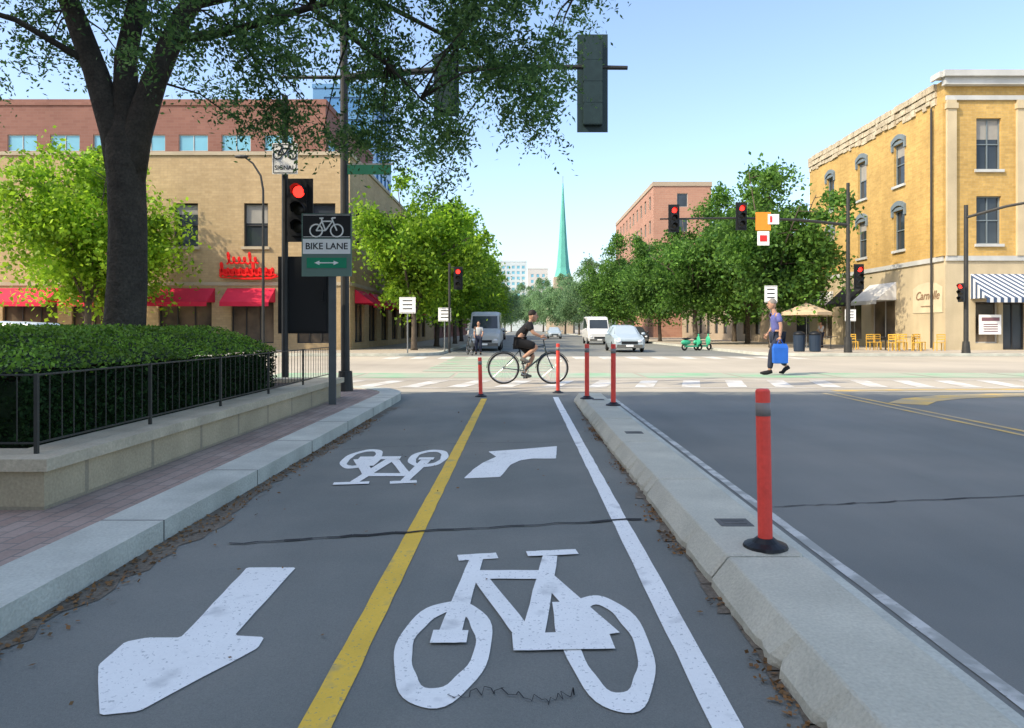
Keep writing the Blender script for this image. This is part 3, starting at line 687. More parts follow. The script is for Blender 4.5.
ls=[(1.5,4.2,.5,3.1),(6,8.8,.5,3.2),(10.2,13.2,.5,3.2)]
fw=[(u,u+1.4,z0,z1) for u in (1.75,5.2,8.6,12) for z0,z1 in ((10.3,13.2),(6.1,8.8))]
fs_=[(1.7,3.0,.5,2.9),(3.25,4.5,.13,2.8),(5.2,9.5,.5,2.9)]
wall(mb,pl,ul,nl,18.5,15.4,lw+ls,.25,0,5.3,1); wall(mb,pf,uf,nf,18,15.4,fw+fs_,.25,0,5.3,1)
make('wall',mb,[YB,STUC],parent=yb,world=True)
for i,o in enumerate(lw): window(yb,pl,ul,nl,o,.25,GLASS,FRAMEB,sill=CORN,mul=(1,2),arch=FRAMEB,blind=(.3,0,.5,.25,0,.4)[i] or None)
for i,o in enumerate(fw): window(yb,pf,uf,nf,o,.25,GLASS,FRAMEB,sill=CORN,mul=(2,2),blind=(.4,.0,.2,.3,0,0,.4,0)[i] or None)
for o in ls: window(yb,pl,ul,nl,o,.25,SHOPG,FRAMEL,name='shop_window',mul=(2,1))
window(yb,pf,uf,nf,fs_[0],.25,SHOPG,FRAMEL,name='shop_window'); window(yb,pf,uf,nf,fs_[1],.25,GLASS,FRAMED,name='door',mul=(2,1)); window(yb,pf,uf,nf,fs_[2],.25,SHOPG,FRAMEL,name='shop_window',mul=(3,1))
make('cornice',MB().obox(pf,uf,nf,-.35,18.3,-.3,.55,15.41,15.75).obox(pf,uf,nf,-.2,18.2,.003,.35,15.0,15.40).obox(pf,uf,nf,0,18,.003,.12,14.2,14.45).obox(pl,ul,nl,17.9,18.8,.36,.5,15.42,15.74),CORN,parent=yb,world=True)
mb=MB(); rg=random.Random(4)
for z0,z1,pj in ((14.15,14.62,.08),(14.64,15.0,.12),(15.02,15.42,.16)):
    u=0
    while u<17.7:
        L=rg.uniform(.25,.9); L=min(L,17.75-u); mb.obox(pl,ul,nl,u,u+L-.03,.003,pj+rg.uniform(-.03,.05),z0+(rg.uniform(0,.25) if z0<14.3 else 0),z1+rg.uniform(-.05,.0)); u+=L
make('stone_parapet',mb,STONE,parent=yb,world=True)
make('string_course',MB().obox(pl,ul,nl,0,18.4,.003,.1,5.15,5.42).obox(pf,uf,nf,0,18,.003,.1,5.15,5.42),CORN,parent=yb,world=True)
for u0 in (.0,3.95,7.4,10.9): make('pilaster',MB().obox(pf,uf,nf,u0+.02,u0+.55,.003,.16,5.43,14.19).obox(pf,uf,nf,u0-.04,u0+.61,.003,.24,13.7,14.0),STUC,parent=yb,world=True)
make('corner_quoin',MB().obox(pl,ul,nl,17.75,18.5,.003,.15,5.43,14.1),YB,parent=yb,world=True)
make('drainpipe',MB().tube([(23.85,40.6,.2),(23.85,40.6,14.1)],.06,8),FRAMED,parent=yb,world=True)
WAW=mat('white_awning',(.6,.6,.58),.7,.08,2); BAW=mat('black_awning',(.02,.02,.022),.7,.1); SAW=mat('striped_awning',(.6,.62,.63),.7,0,stripe=.38,c2=(.05,.08,.14))
awning(yb,pl,ul,nl,10,13.4,4.3,2.9,1.3,WAW); awning(yb,pl,ul,nl,5.8,9,4.2,2.9,1.2,BAW); awning(yb,pl,ul,nl,1.3,4.4,4.2,2.9,1.2,WAW)
awning(yb,pf,uf,nf,1.4,9.8,4.4,2.75,1.4,SAW)
ov=rootobj('painted_wall_sign',(23.9,41.2,3.1),label='cream painted wall sign with brown script on the stucco wall',category='sign')
pts=[(23.965,41.2+a,3.1+b_) for a,b_ in ((-1.5,-.85),(1.5,-.85),(1.5,.6),(.9,.85),(0,.95),(-.9,.85),(-1.5,.6))]
make('sign_panel',MB().quad(pts),mat('sign_cream',(.58,.50,.34),.7,.1,2),parent=ov,world=True)
Mt=TR((23.94,41.2,3.25))@Matrix.Rotation(R(-90),4,'Z')@RX(90)
mb=MB().text('Carnelle',.70,Mt,shear=.35); mb.box(23.93,23.945,40.6,41.8,2.62,2.66)
make('lettering',mb,mat('sign_brown_paint',(.24,.15,.09),.7,.1),parent=ov,world=True)
cb=rootobj('shop_notice_board',(25.9,39.3,1.6),label='white framed notice board in the shop window',category='sign')
make('board',MB().box(25.75,26.95,39.2,39.28,1.0,2.1),SIGNW,parent=cb,world=True)
mb=MB().box(25.85,26.85,39.185,39.197,1.75,1.95); 
for i in range(4): mb.box(25.95,26.75,39.185,39.197,1.15+.13*i,1.2+.13*i)
make('printed_bands',mb,mat('grey_print',(.2,.1,.12),.7,.1),parent=cb,world=True)
block('unseen tall brown brick building added to shade the near road',-60,-12,-45,0,24,REDB,GLASS,FRAMEL,('right',),(0,1,2,3,4),4.4,1.6,2.4,5.4,name='brick_building',mul=(1,1))  # added out-of-view block, sized and placed so its shadow covers the near road
# ---------------------------------------------------------------- signals
def sighead(root,c,rot=0,h=1.1,n=3,lit=0,back=True,m=BLACK,arrow=False,label=None):
    M=TR(c)@RZ(rot); s=h/n; mb=MB()
    mb.box(-s*.42,s*.42,-s*.25,s*.3,-h/2,h/2)
    if back: mb.box(-s*.72,s*.72,.0,.02,-h/2-s*.3,h/2+s*.3)
    for i in range(n):
        z=h/2-s*(i+.5)
        mb.box(-s*.44,s*.44,-s*.26,s*.31,z-s*.47,z+s*.47)
        k=9; vs=[]
        for j in range(k+1):
            a=R(-20+220*j/k)
            for rr_,yy in ((s*.40,-s*.26),(s*.40,-s*.85 if 2<=j<=k-2 else -s*.6),(s*.37,-s*.85 if 2<=j<=k-2 else -s*.6),(s*.37,-s*.26)): vs.append((rr_*math.cos(a),yy,z+rr_*math.sin(a)))
        mb.add(vs,[(4*j+q,4*j+(q+1)%4,4*j+4+(q+1)%4,4*j+4+q) for j in range(k) for q in range(4)])
    mb.xf(M); hd=make('signal_housing',mb,m,parent=root,world=True)
    for i in range(n):
        z=h/2-s*(i+.5); mb=MB().ell((0,-s*.27,z),(s*.34,s*.06,s*.34),0,16,8).xf(M)
        make('lens',mb,LRED if i==lit else LOFF,parent=hd,world=True,smooth=True,label='glowing red lens' if i==lit else None)
tp=rootobj('traffic_signal_pole',(-3.33,13.35,.12),label='tall dark signal pole with mast arm over the bike lane',category='traffic light')
make('pole',MB().tube([(-3.33,13.35,.12),(-3.33,13.35,.5)],[.15,.13],14).tube([(-3.33,13.35,.45),(-3.37,13.35,9)],[.085,.07],14),DKPOLE,parent=tp,world=True)
make('mast_arm',MB().tube([(-3.35,13.35,6.1),(-1.5,13.35,6.25),(.5,13.35,6.3),(2.05,13.35,6.28)],[.07,.06,.05,.04],10).tube([(-3.35,13.35,6.1),(-4.6,13.35,6.1)],[.04,.03],8),DKPOLE,parent=tp,world=True)
DKG=mat('dark_green_housing',(.022,.042,.042),.4,.2,8)
sighead(tp,(1.38,13.35,5.98),180,1.62,4,-1,True,DKG)
sighead(tp,(-1.40,13.35,5.95),180,1.0,3,-1,True,DKG)
sn=make('street_name_sign',MB().box(-3.28,-2.45,13.30,13.33,4.24,4.42),SIGNGD,parent=tp,world=True)
make('sign_bracket',MB().box(-3.3,-2.42,13.305,13.325,4.42,4.45),STEEL,parent=sn,world=True)
def icon(mb,cx,y,cz,s,t):
    for x in (-.5,.5): mb.torus((cx+x*s,y,cz),(0,1,0),.3*s,t,20,5)
    P=lambda a,b:(cx+a*s,y,cz+b*s)
    for a,b in (((-.5,0),(-.22,.45)),((-.22,.45),(.28,.45)),((-.05,0),(.28,.45)),((-.05,0),(-.22,.45)),((-.5,0),(-.05,0)),((.5,0),(.25,.6)),((-.34,.6),(-.14,.6)),((-.22,.45),(-.24,.6)),((.25,.6),(.45,.62))):
        mb.tube([P(*a),P(*b)],t,5)
bs=rootobj('bike_signal_post',(-4.05,12.3,.4),label='dark post carrying bicycle signal, signal box and bike signal sign',category='traffic light')
make('pole',MB().tube([(-4.13,12.3,.4),(-4.13,12.3,5.4)],[.06,.055],10),DKPOLE,parent=bs,world=True)
sighead(bs,(-3.83,12.2,3.37),0,.92,3,0,True)
make('signal_cabinet',MB().box(-4.27,-3.38,12.35,12.8,1.22,2.58).box(-4.23,-3.42,12.33,12.35,1.26,2.54).box(-3.50,-3.46,12.3,12.33,1.8,2.0),BLACK,parent=bs,world=True)
make('bracket',MB().box(-4.13,-3.83,12.28,12.31,2.95,3.0).box(-4.13,-3.83,12.28,12.31,3.6,3.65),BLACK,parent=bs,world=True)
sg=make('bike_signal_sign',MB().box(-4.32,-3.88,12.20,12.215,4.0,4.54),SIGNW,parent=bs,world=True)
mb=MB(); icon(mb,-4.10,12.195,4.34,.25,.009); mb.text('SIGNAL',.105,TR((-4.10,12.198,4.11))@RX(90))
for a in ((-4.30,-3.90,4.02,4.028),(-4.30,-3.90,4.512,4.52),(-4.30,-4.292,4.02,4.52),(-3.908,-3.90,4.02,4.52)): mb.box(a[0],a[1],12.194,12.199,a[2],a[3])
make('lettering',mb,SIGNB,parent=sg,world=True)
bl=rootobj('bike_lane_sign',(-2.93,10.9,.12),label='black and white bike lane sign on a steel post',category='sign')
make('post',MB().box(-2.985,-2.875,10.92,10.96,.12,3.0),mat('sign_post_grey',(.09,.10,.10),.6,.15,6),parent=bl,world=True)
X0,X1=-3.40,-2.62; yy=10.9
make('backing_panel',MB().box(X0,X1,yy,yy+.015,2.12,3.10),mat('sign_greygreen',(.14,.22,.18),.5,.05),parent=bl,world=True)
make('symbol_panel',MB().box(X0+.02,X1-.02,yy-.008,yy-.001,2.72,3.09),SIGNB,parent=bl,world=True)
make('text_panel',MB().box(X0+.02,X1-.02,yy-.008,yy-.001,2.47,2.70),SIGNW,parent=bl,world=True)
make('arrow_panel',MB().box(X0+.08,X1-.08,yy-.008,yy-.001,2.25,2.41),SIGNG,parent=bl,world=True)
mb=MB(); icon(mb,-3.01,yy-.012,2.83,.32,.012); 
for a in ((X0+.03,X1-.03,2.73,2.738),(X0+.03,X1-.03,3.07,3.078)): mb.box(a[0],a[1],yy-.012,yy-.009,a[2],a[3])
cx=-3.01
mb.box(cx-.12,cx+.12,yy-.012,yy-.009,2.322,2.338)
for s in (-1,1): mb.quad([(cx+s*.19,yy-.011,2.33),(cx+s*.11,yy-.011,2.365),(cx+s*.11,yy-.011,2.295)])
make('bicycle_symbol',mb,SIGNW,parent=bl,world=True)
mb=MB().text('BIKE LANE',.142,TR((cx,yy-.010,2.585))@RX(90)); make('lettering',mb,SIGNB,parent=bl,world=True)
lp=rootobj('street_lamp',(-12.4,33.8,.12),label='slender grey goose-neck street lamp beyond the crossing',category='street lamp')
px=-12.4
make('pole',MB().tube([(px,33.8,.1),(px,33.8,8.0),(px-.12,33.8,8.7),(px-.5,33.8,9.3),(px-.9,33.8,9.6)],[.08,.055,.05,.045,.04],10),DKPOLE,parent=lp,world=True)
make('lamp_head',MB().ell((px-1.05,33.8,9.62),(.35,.14,.09)),DKPOLE,parent=lp,world=True)
def psign(x,y,z0,zc,w,h,lab,face=SIGNW,dark=SIGNB,name='traffic_sign',bars=3):
    r=rootobj(name,(x,y,.1),label=lab,category='sign')
    make('post',MB().tube([(x,y+.04,.1),(x,y+.04,zc+h/2)],.035,8),STEEL,parent=r,world=True)
    p=make('sign_panel',MB().box(x-w/2,x+w/2,y-.01,y,zc-h/2,zc+h/2),face,parent=r,world=True)
    mb=MB()
    for i in range(bars): mb.box(x-w*.3,x+w*.3,y-.016,y-.012,zc+h*(.28-.25*i)-h*.03,zc+h*(.28-.25*i)+h*.04)
    mb.box(x-w*.46,x+w*.46,y-.016,y-.012,zc+h*.44,zc+h*.46).box(x-w*.46,x+w*.46,y-.016,y-.012,zc-h*.46,zc-h*.44)
    make('printed_marks',mb,dark,parent=p,world=True)
psign(-5.45,33.9,0,2.45,.78,.78,'white square regulation sign on a thin post')
psign(-3.9,36.2,0,2.05,.65,.7,'small white regulation sign on a thin post')
psign(16.8,35.6,0,2.0,.55,.6,'small white sign on a post by the signal pole')
psign(12.9,36.0,0,3.1,.65,.85,'white sign high on a thin post at the corner')
fl=rootobj('pedestrian_signal_post',(-3.3,34.6,.1),label='short signal post with red light at the far corner',category='traffic light')
make('pole',MB().tube([(-3.55,35.2,.1),(-3.55,35.2,4.6)],.06,8).tube([(-3.55,35.2,4.4),(-3.15,35.2,4.4)],.03,6),DKPOLE,parent=fl,world=True)
sighead(fl,(-3.1,35.1,3.85),0,.95,3,0,True)
fr_=rootobj('traffic_signal_pole',(16.4,35,.12),label='dark signal pole with long mast arm and red lights',category='traffic light')
make('pole',MB().tube([(16.4,35,.12),(16.4,35,.9)],[.2,.17],12).tube([(16.4,35,.8),(16.4,35,8.6)],[.11,.08],12),DKPOLE,parent=fr_,world=True)
make('mast_arm',MB().tube([(16.4,35,6.5),(14,35,6.75),(11,35,6.85),(7.0,35,6.8)],[.08,.07,.055,.04],8),DKPOLE,parent=fr_,world=True)
sighead(fr_,(7.65,34.8,6.8),0,1.15,3,0,True); sighead(fr_,(11.0,34.8,6.9),0,1.15,3,0,True); sighead(fr_,(16.85,34.8,3.9),0,1.05,3,0,True)
sp=make('construction_sign',MB().box(11.7,12.45,34.75,34.77,6.2,7.1),ORANGE,parent=fr_,world=True)
make('symbol',MB().box(11.78,12.37,34.73,34.745,5.45,6.15).box(12.3,12.85,34.72,34.74,6.5,7.0),SIGNW,parent=sp,world=True)
make('symbol',MB().box(11.9,12.25,34.71,34.727,5.65,5.95).box(12.4,12.5,34.70,34.717,6.6,6.9),SIGNR,parent=sp,world=True)
er=rootobj('traffic_signal_pole',(21.6,33.9,.1),label='grey signal pole with curved arm beside the yellow building',category='traffic light')
make('pole',MB().tube([(21.6,33.9,.1),(21.6,33.9,.7)],[.2,.15],12).tube([(21.6,33.9,.6),(21.6,33.9,7.3)],[.11,.09],12),DKPOLE,parent=er,world=True)
make('mast_arm',MB().tube([(21.6,33.9,6.7),(22.6,32.5,7.0),(24.3,30,7.2),(26,27,7.3)],[.07,.065,.055,.05],8),DKPOLE,parent=er,world=True)
sighead(er,(21.25,33.7,3.05),-60,.9,3,0,False)
# ---------------------------------------------------------------- vehicles
def car(loc,rot,paint,lab,secs,wheels,cab,L,group=None,name='car',category='car'):
    r=rootobj(name,loc,rot,label=lab,category=category,group=group)
    rows=[]
    for (y,zb,zbelt,zr,w,wr) in secs:
        rows.append([(-w*.9,y,zb),(-w,y,zb+(zbelt-zb)*.35),(-w,y,zb+(zbelt-zb)*.75),(-w*.96,y,zbelt),(-wr,y,zr-.05),(-wr*.8,y,zr),(wr*.8,y,zr),(wr,y,zr-.05),(w*.96,y,zbelt),(w,y,zb+(zbelt-zb)*.75),(w,y,zb+(zbelt-zb)*.35),(w*.9,y,zb)])
    mb=MB(); vs=sum(rows,[]); n=12
    fs=[(k*n+i,(k+1)*n+i,(k+1)*n+(i+1)%n,k*n+(i+1)%n) for k in range(len(rows)-1) for i in range(n)]
    fs+=[tuple(range(n)),tuple(len(vs)-1-i for i in range(n))]
    mb.add(vs,fs); make('body',mb,paint,parent=r)
    f0,f1,b0,b1=cab
    def glassq(name,q,off):
        o=Vector(off); c=sum((Vector(p) for p in q),Vector())/len(q)
        make(name,MB().quad([tuple(c+(Vector(p)-c)*.9+o) for p in q]),GLASS,parent=r)
    a,b2=rows[f0],rows[f1]
    glassq('windscreen',[a[4],a[7],b2[7],b2[4]],(0,-.02,.02))
    a,b2=rows[b0],rows[b1]; glassq('rear_window',[a[4],a[7],b2[7],b2[4]],(0,.02,.02))
    for s,i,j in ((-1,3,4),(1,8,7)):
        q=[rows[f1][i],rows[b0][i],rows[b0][j],rows[f1][j]]; glassq('side_window',q,(s*.02,0,0))
    y0=secs[0][0]; zb=secs[0][1]; w0=secs[0][4]
    for s in (-1,1):
        make('headlight',MB().ell((s*w0*.78,y0+.03,zb+.30),(.14,.07,.08)),mat_hl,parent=r,smooth=True)
        make('wing_mirror',MB().ell((s*(secs[f0][4]+.1),secs[f0][0]+.25,secs[f0][2]+.08),(.12,.06,.08)),paint,parent=r,smooth=True)
        make('tail_light',MB().box(s*secs[-1][4]*.8-.08,s*secs[-1][4]*.8+.08,secs[-1][0]-.05,secs[-1][0]+.01,.75,.9),SIGNR,parent=r)
    make('grille',MB().box(-.45,.45,y0-.02,y0+.02,zb+.15,zb+.30),BLACK,parent=r)
    make('bumper',MB().box(-w0*.95,w0*.95,y0-.05,y0+.05,zb-.05,zb+.12),DKGREY,parent=r)
    make('number_plate',MB().box(-.2,.2,y0-.07,y0-.052,zb,zb+.11),SIGNW,parent=r)
    for y in wheels:
        for s in (-1,1):
            x=s*(secs[3][4]-.09); wr=.33
            wh=make('wheel',MB().tube([(x-.1,y,wr),(x+.1,y,wr)],wr*.62,14),CHROME,parent=r)
            make('tyre',MB().torus((x,y,wr),(1,0,0),wr-.09,.095,22,8),TYRE,parent=wh,smooth=True)
    return r
mat_hl=mat('headlight_glass',(.7,.72,.74),.15,0,spec=.8)
CARS=[(0,.32,.68,.72,.74,.6),(.12,.24,.78,.84,.86,.72),(1.0,.22,.93,1.0,.90,.78),(1.15,.22,.95,1.03,.90,.76),(1.9,.22,.98,1.48,.90,.62),(3.0,.22,.98,1.54,.90,.62),(3.9,.24,.98,1.46,.88,.6),(4.3,.28,.96,1.04,.84,.7),(4.4,.36,.85,.9,.78,.65)]
silver=mat('silver_blue_paint',(.42,.50,.54),.3,.03,2,metal=.2,spec=.6)
c0=car((6.05,38.6,0),0,silver,'pale silver-blue compact suv waiting at the crossing',CARS,(.85,3.5),(3,4,6,7),4.4)
copy_thing(c0,(4.6,92,0),0,label='pale car further down the street'); 
car((-12.6,21.5,0),R(90),mat('pale_blue_paint',(.45,.52,.56),.3,.03,2,spec=.6),'pale car passing on the cross street behind the hedge',CARS,(.85,3.5),(3,4,6,7),4.4)
VAN=[(0,.35,.85,.9,.85,.75),(.1,.3,1.0,1.05,.95,.85),(.55,.28,1.15,1.25,.98,.88),(.65,.28,1.2,1.32,.98,.86),(1.2,.28,1.25,2.15,.98,.82),(1.8,.28,1.3,2.35,.98,.85),(5.0,.28,1.3,2.4,.98,.86),(5.3,.3,1.3,2.35,.97,.85),(5.35,.35,1.25,2.3,.95,.83)]
vw=mat('white_van_paint',(.68,.69,.68),.35,.03,1,spec=.5)
v0=car((6.6,58,0),0,vw,'white delivery van driving down the street',VAN,(.9,4.3),(3,4,6,7),5.3,name='van',category='van')
car((-2.1,41,0),0,mat('pale_grey_van_paint',(.45,.47,.46),.4,.05,1),'pale grey van stopped by the kerb under the trees',VAN,(.9,4.3),(3,4,6,7),5.3,name='van',category='van')
cd=car((-2.6,56,0),0,mat('dark_car_paint',(.03,.035,.04),.3,.05,1,spec=.6),'dark parked car by the kerb',CARS,(.85,3.5),(3,4,6,7),4.4,group='cars parked along the kerb')
for x,y in ((-2.7,64),(-2.7,72),(10.6,62),(10.6,70),(10.7,79),(-2.7,84),(10.7,90)): copy_thing(cd,(x,y,0),0)
# ---------------------------------------------------------------- people
def skin(nodes,edges,root=0,sub=2):
    me=bpy.data.meshes.new('t'); me.from_pydata([n[0] for n in nodes],edges,[]); ob=bpy.data.objects.new('t',me); col.objects.link(ob)
    md=ob.modifiers.new('s','SKIN'); md.use_smooth_shade=True; md.branch_smoothing=.6
    sv=me.skin_vertices[0].data
    for i,n in enumerate(nodes): sv[i].radius=(n[1],n[1] if len(n)<3 else n[2]); sv[i].use_root=(i==root)
    sb=ob.modifiers.new('b','SUBSURF'); sb.levels=sub; sb.render_levels=sub
    dg=bpy.context.evaluated_depsgraph_get(); dg.update(); out=bpy.data.meshes.new_from_object(ob.evaluated_get(dg)); bpy.data.objects.remove(ob); return out
def human(r,J,shirt,trous,shoe,hairm,sleeve='short',legs='long',longh=False):
    V=Vector; g={k:V(v) for k,v in J.items()}
    def chain(nodes,edges,ks,rads,start):
        prev=start
        for k,rd in zip(ks,rads):
            p=g[k] if isinstance(k,str) else k
            nodes.append((tuple(p),rd)); edges.append((prev,len(nodes)-1)); prev=len(nodes)-1
        return prev
    nodes=[(tuple(g['pelvis']),.125)]; ed=[]
    c=chain(nodes,ed,['spine','chest'],[.115,.13],0); chain(nodes,ed,['neck',g['neck'].lerp(g['head'],.6)],[.055,.06],c)
    for s in 'lr':
        chain(nodes,ed,[s+'sh',g[s+'sh'].lerp(g[s+'el'],.5),s+'el',g[s+'el'].lerp(g[s+'wr'],.4),s+'wr'],[.06,.05,.04,.04,.027],c)
        chain(nodes,ed,[s+'hip',g[s+'hip'].lerp(g[s+'kn'],.5),s+'kn',g[s+'kn'].lerp(g[s+'an'],.35),s+'an'],[.09,.08,.055,.055,.038],0)
    mb=MB(); mb.addmesh(skin(nodes,ed))
    hd=g['head']; mb.ell(hd,(.095,.078,.125),0,16,12); mb.ell(hd+V((.02,0,-.05)),(.075,.06,.08),0,12,8)
    mb.ell(hd+V((.1,0,-.02)),(.022,.015,.028)); 
    for s in (-1,1): mb.ell(hd+V((-.005,s*.078,-.01)),(.02,.012,.032),0,8,6)
    for s in 'lr':
        w=g[s+'wr']; d=(w-g[s+'el']).normalized(); sd=1 if s=='l' else -1
        mb.tube([w,w+d*.03,w+d*.075,w+d*.09],[.026,.038,.038,.02],8)
        lat=V((1,0,0))-d*d.x; lat.normalize(); inn=V((0,-sd,0))
        for i in range(4):
            b=w+d*.08+lat*(.03-.02*i); L=[.07,.08,.075,.058][i]
            mb.tube([b,b+d*L*.5,b+d*L*.75+inn*.02,b+d*L*.8+inn*.04],[.010,.009,.008,.006],6)
        b=w+d*.03+lat*.03; mb.tube([b,b+lat*.03+d*.025,b+lat*.03+d*.055+inn*.01],[.012,.010,.008],6)
    body=make('body',mb,SKIN,parent=r,smooth=True)
    mb=MB()
    for s in (-1,1): mb.ell(hd+V((.088,s*.032,.01)),(.012,.014,.009),0,8,6)
    mb.box(hd.x+.080,hd.x+.093,-.025,.025,hd.z-.068,hd.z-.06)
    make('face_features',mb,mat('dark_features',(.06,.03,.025),.5,0),parent=r)
    nodes=[(tuple(g['pelvis']+V((0,0,-.0))),.15)]; ed=[]; c=chain(nodes,ed,['spine','chest'],[.145,.155],0)
    chain(nodes,ed,[g['chest'].lerp(g['neck'],.75)],[.085],c)
    for s in 'lr':
        if sleeve=='short': chain(nodes,ed,[s+'sh',g[s+'sh'].lerp(g[s+'el'],.75)],[.08,.07],c)
        else: chain(nodes,ed,[s+'sh',s+'el',g[s+'el'].lerp(g[s+'wr'],.9)],[.08,.06,.045],c)
    make('shirt',MB().addmesh(skin(nodes,ed)),shirt,parent=r,smooth=True)
    nodes=[(tuple(g['pelvis']+V((0,0,-.02))),.145)]; ed=[]
    for s in 'lr':
        if legs=='long': chain(nodes,ed,[s+'hip',s+'kn',g[s+'kn'].lerp(g[s+'an'],.9)],[.115,.085,.065],0)
        else: chain(nodes,ed,[s+'hip',g[s+'hip'].lerp(g[s+'kn'],.95)],[.115,.095],0)
    make('trousers',MB().addmesh(skin(nodes,ed)),trous,parent=r,smooth=True)
    for s in 'lr':
        a,t=g[s+'an'],g[s+'toe']; make('shoe',MB().tube([a+V((-.05,0,0)),a.lerp(t,.3)+V((0,0,-.02)),t+V((-.06,0,.0)),t+V((.02,0,0))],[.05,.05,.045,.02],10),shoe,parent=r,smooth=True)
    mb=MB().ell(hd+V((-.015,0,.03)),(.098,.086,.11),0,16,10,zmin=-.15)
    if longh: mb.ell(hd+V((-.07,0,-.04)),(.045,.07,.1))
    make('hair',mb,hairm,parent=r,smooth=True)
    return body
DENIM=mat('dark_navy_cloth',(.022,.028,.05),.85,.15,10); BLUESH=mat('violet_blue_shirt',(.11,.12,.32),.85,.15,6)
BLKC=mat('black_cloth',(.014,.014,.016),.85,.15,8); GREYH=mat('grey_hair',(.22,.20,.18),.8,.2,20); DKH=mat('dark_hair',(.02,.014,.01),.7,.2,20)
wk=rootobj('person',(7.28,19.8,.006),R(180),1.2,label='man in blue shirt and dark trousers walking with blue bag',category='person')
human(wk,dict(pelvis=(0,0,.95),spine=(.02,0,1.13),chest=(.05,0,1.33),neck=(.08,0,1.5),head=(.13,0,1.66),
 lsh=(.05,.18,1.42),lel=(-.0,.23,1.15),lwr=(.03,.24,.89),rsh=(.05,-.18,1.42),rel=(.0,-.25,1.15),rwr=(.14,-.24,.96),
 lhip=(0,.09,.90),lkn=(.17,.10,.52),lan=(.22,.1,.09),ltoe=(.42,.1,.05),rhip=(0,-.09,.9),rkn=(-.02,-.1,.5),ran=(-.26,-.1,.18),rtoe=(-.10,-.1,.05)),BLUESH,DENIM,BLKC,GREYH)
bag=rootobj('carrier_bag',(7.23,19.46,.34),R(180),1.1,label='bright blue carrier bag held in the walking mans hand',category='bag')
mb=MB(); vs=[]
for z,a,b in ((0,.14,.07),(.02,.17,.09),(.4,.18,.08),(.50,.15,.04)): vs+=[(-a,-b,z),(a,-b,z),(a,b,z),(-a,b,z)]
mb.add(vs,[(4*k+i,4*k+(i+1)%4,4*k+4+(i+1)%4,4*k+4+i) for k in range(3) for i in range(4)]+[(3,2,1,0),(12,13,14,15)])
make('bag_body',mb,mat('blue_bag',(.02,.12,.50),.6,.15,5),parent=bag)
make('bag_handle',MB().tube([(-.08,-.02,.49),(-.03,-.0,.60),(.03,-.0,.60),(.08,.02,.49)],.012,6),mat('blue_strap',(.015,.08,.35),.6,.1),parent=bag)
bk=rootobj('bicycle',(.19,16.5,.006),0,1.07,label='dark city bicycle ridden across the junction',category='bicycle')
FR=mat('dark_frame_paint',(.03,.05,.06),.35,.1,5,spec=.6)
bb=(-.08,0,.29); st=(-.2,0,.78); ht=(.36,0,.84); hb=(.4,0,.68)
make('frame',MB().tube([bb,st],.017,8).tube([st,ht],.015,8).tube([bb,hb],.019,8).tube([hb,ht],.02,8).tube([bb,(-.54,.05,.35)],.01,6).tube([bb,(-.54,-.05,.35)],.01,6).tube([(-.185,0,.74),(-.54,.05,.35)],.009,6).tube([(-.185,0,.74),(-.54,-.05,.35)],.009,6),FR,parent=bk,smooth=True)
make('fork',MB().tube([hb,(.43,.05,.6),(.54,.05,.35)],.012,6).tube([hb,(.43,-.05,.6),(.54,-.05,.35)],.012,6).tube([ht,(.34,0,.98)],.014,8),FR,parent=bk,smooth=True)
make('handlebar',MB().tube([(.30,-.28,1.0),(.38,-.2,1.0),(.37,0,.98),(.38,.2,1.0),(.30,.28,1.0)],.012,8),CHROME,parent=bk,smooth=True)
make('saddle',MB().ell((-.22,0,.87),(.13,.07,.03)).tube([(-.2,0,.76),(-.21,0,.86)],.013,8),BLACK,parent=bk,smooth=True)
mb=MB().torus(bb,(0,1,0),.085,.008,20,5).tube([(-.08,.06,.29),(-.06,.07,.125)],.01,6).tube([(-.08,-.06,.29),(-.1,-.07,.455)],.01,6).tube([(-.08,-.07,.29),(-.08,.07,.29)],.02,8)
make('crank',mb,CHROME,parent=bk)
for y,z,x in ((.12,.125,-.06),(-.12,.455,-.1)): make('pedal',MB().box(x-.05,x+.05,y-.05,y+.05,z-.012,z+.012),BLACK,parent=bk)
for x in (-.54,.54):
    mb=MB()
    for i in range(18): a=2*math.pi*i/18; mb.tube([(x,.02*(-1)**i,.35),(x+.31*math.cos(a),0,.35+.31*math.sin(a))],.0022,3)
    mb.tube([(x,-.05,.35),(x,.05,.35)],.02,8); w_=make('wheel',mb,CHROME,parent=bk)
    make('rim',MB().torus((x,0,.35),(0,1,0),.312,.011,36,6),CHROME,parent=w_,smooth=True); make('tyre',MB().torus((x,0,.35),(0,1,0),.333,.020,36,6),TYRE,parent=w_,smooth=True)
    make('mudguard',MB().tube([(x+.37*math.cos(R(a)),0,.35+.37*math.sin(R(a))) for a in range(20,181,16)],.008,5),BLACK,parent=bk)
cy=rootobj('person',(.19,16.5,.006),0,1.07,label='cyclist in black clothes riding a bicycle with hands on handlebar',category='person')
human(cy,dict(pelvis=(-.21,0,.98),spine=(-.14,0,1.12),chest=(-.01,0,1.27),neck=(.06,0,1.38),head=(.11,0,1.50),
 lsh=(0,.17,1.32),lel=(.12,.23,1.12),lwr=(.27,.22,1.05),rsh=(0,-.17,1.32),rel=(.12,-.23,1.12),rwr=(.27,-.22,1.05),
 lhip=(-.19,.09,.92),lkn=(.12,.11,.60),lan=(-.10,.11,.22),ltoe=(.06,.12,.165),rhip=(-.19,-.09,.92),rkn=(.2,-.11,.82),ran=(-.12,-.11,.57),rtoe=(.02,-.12,.495)),BLKC,BLKC,DKGREY,DKH,sleeve='short',legs='short')
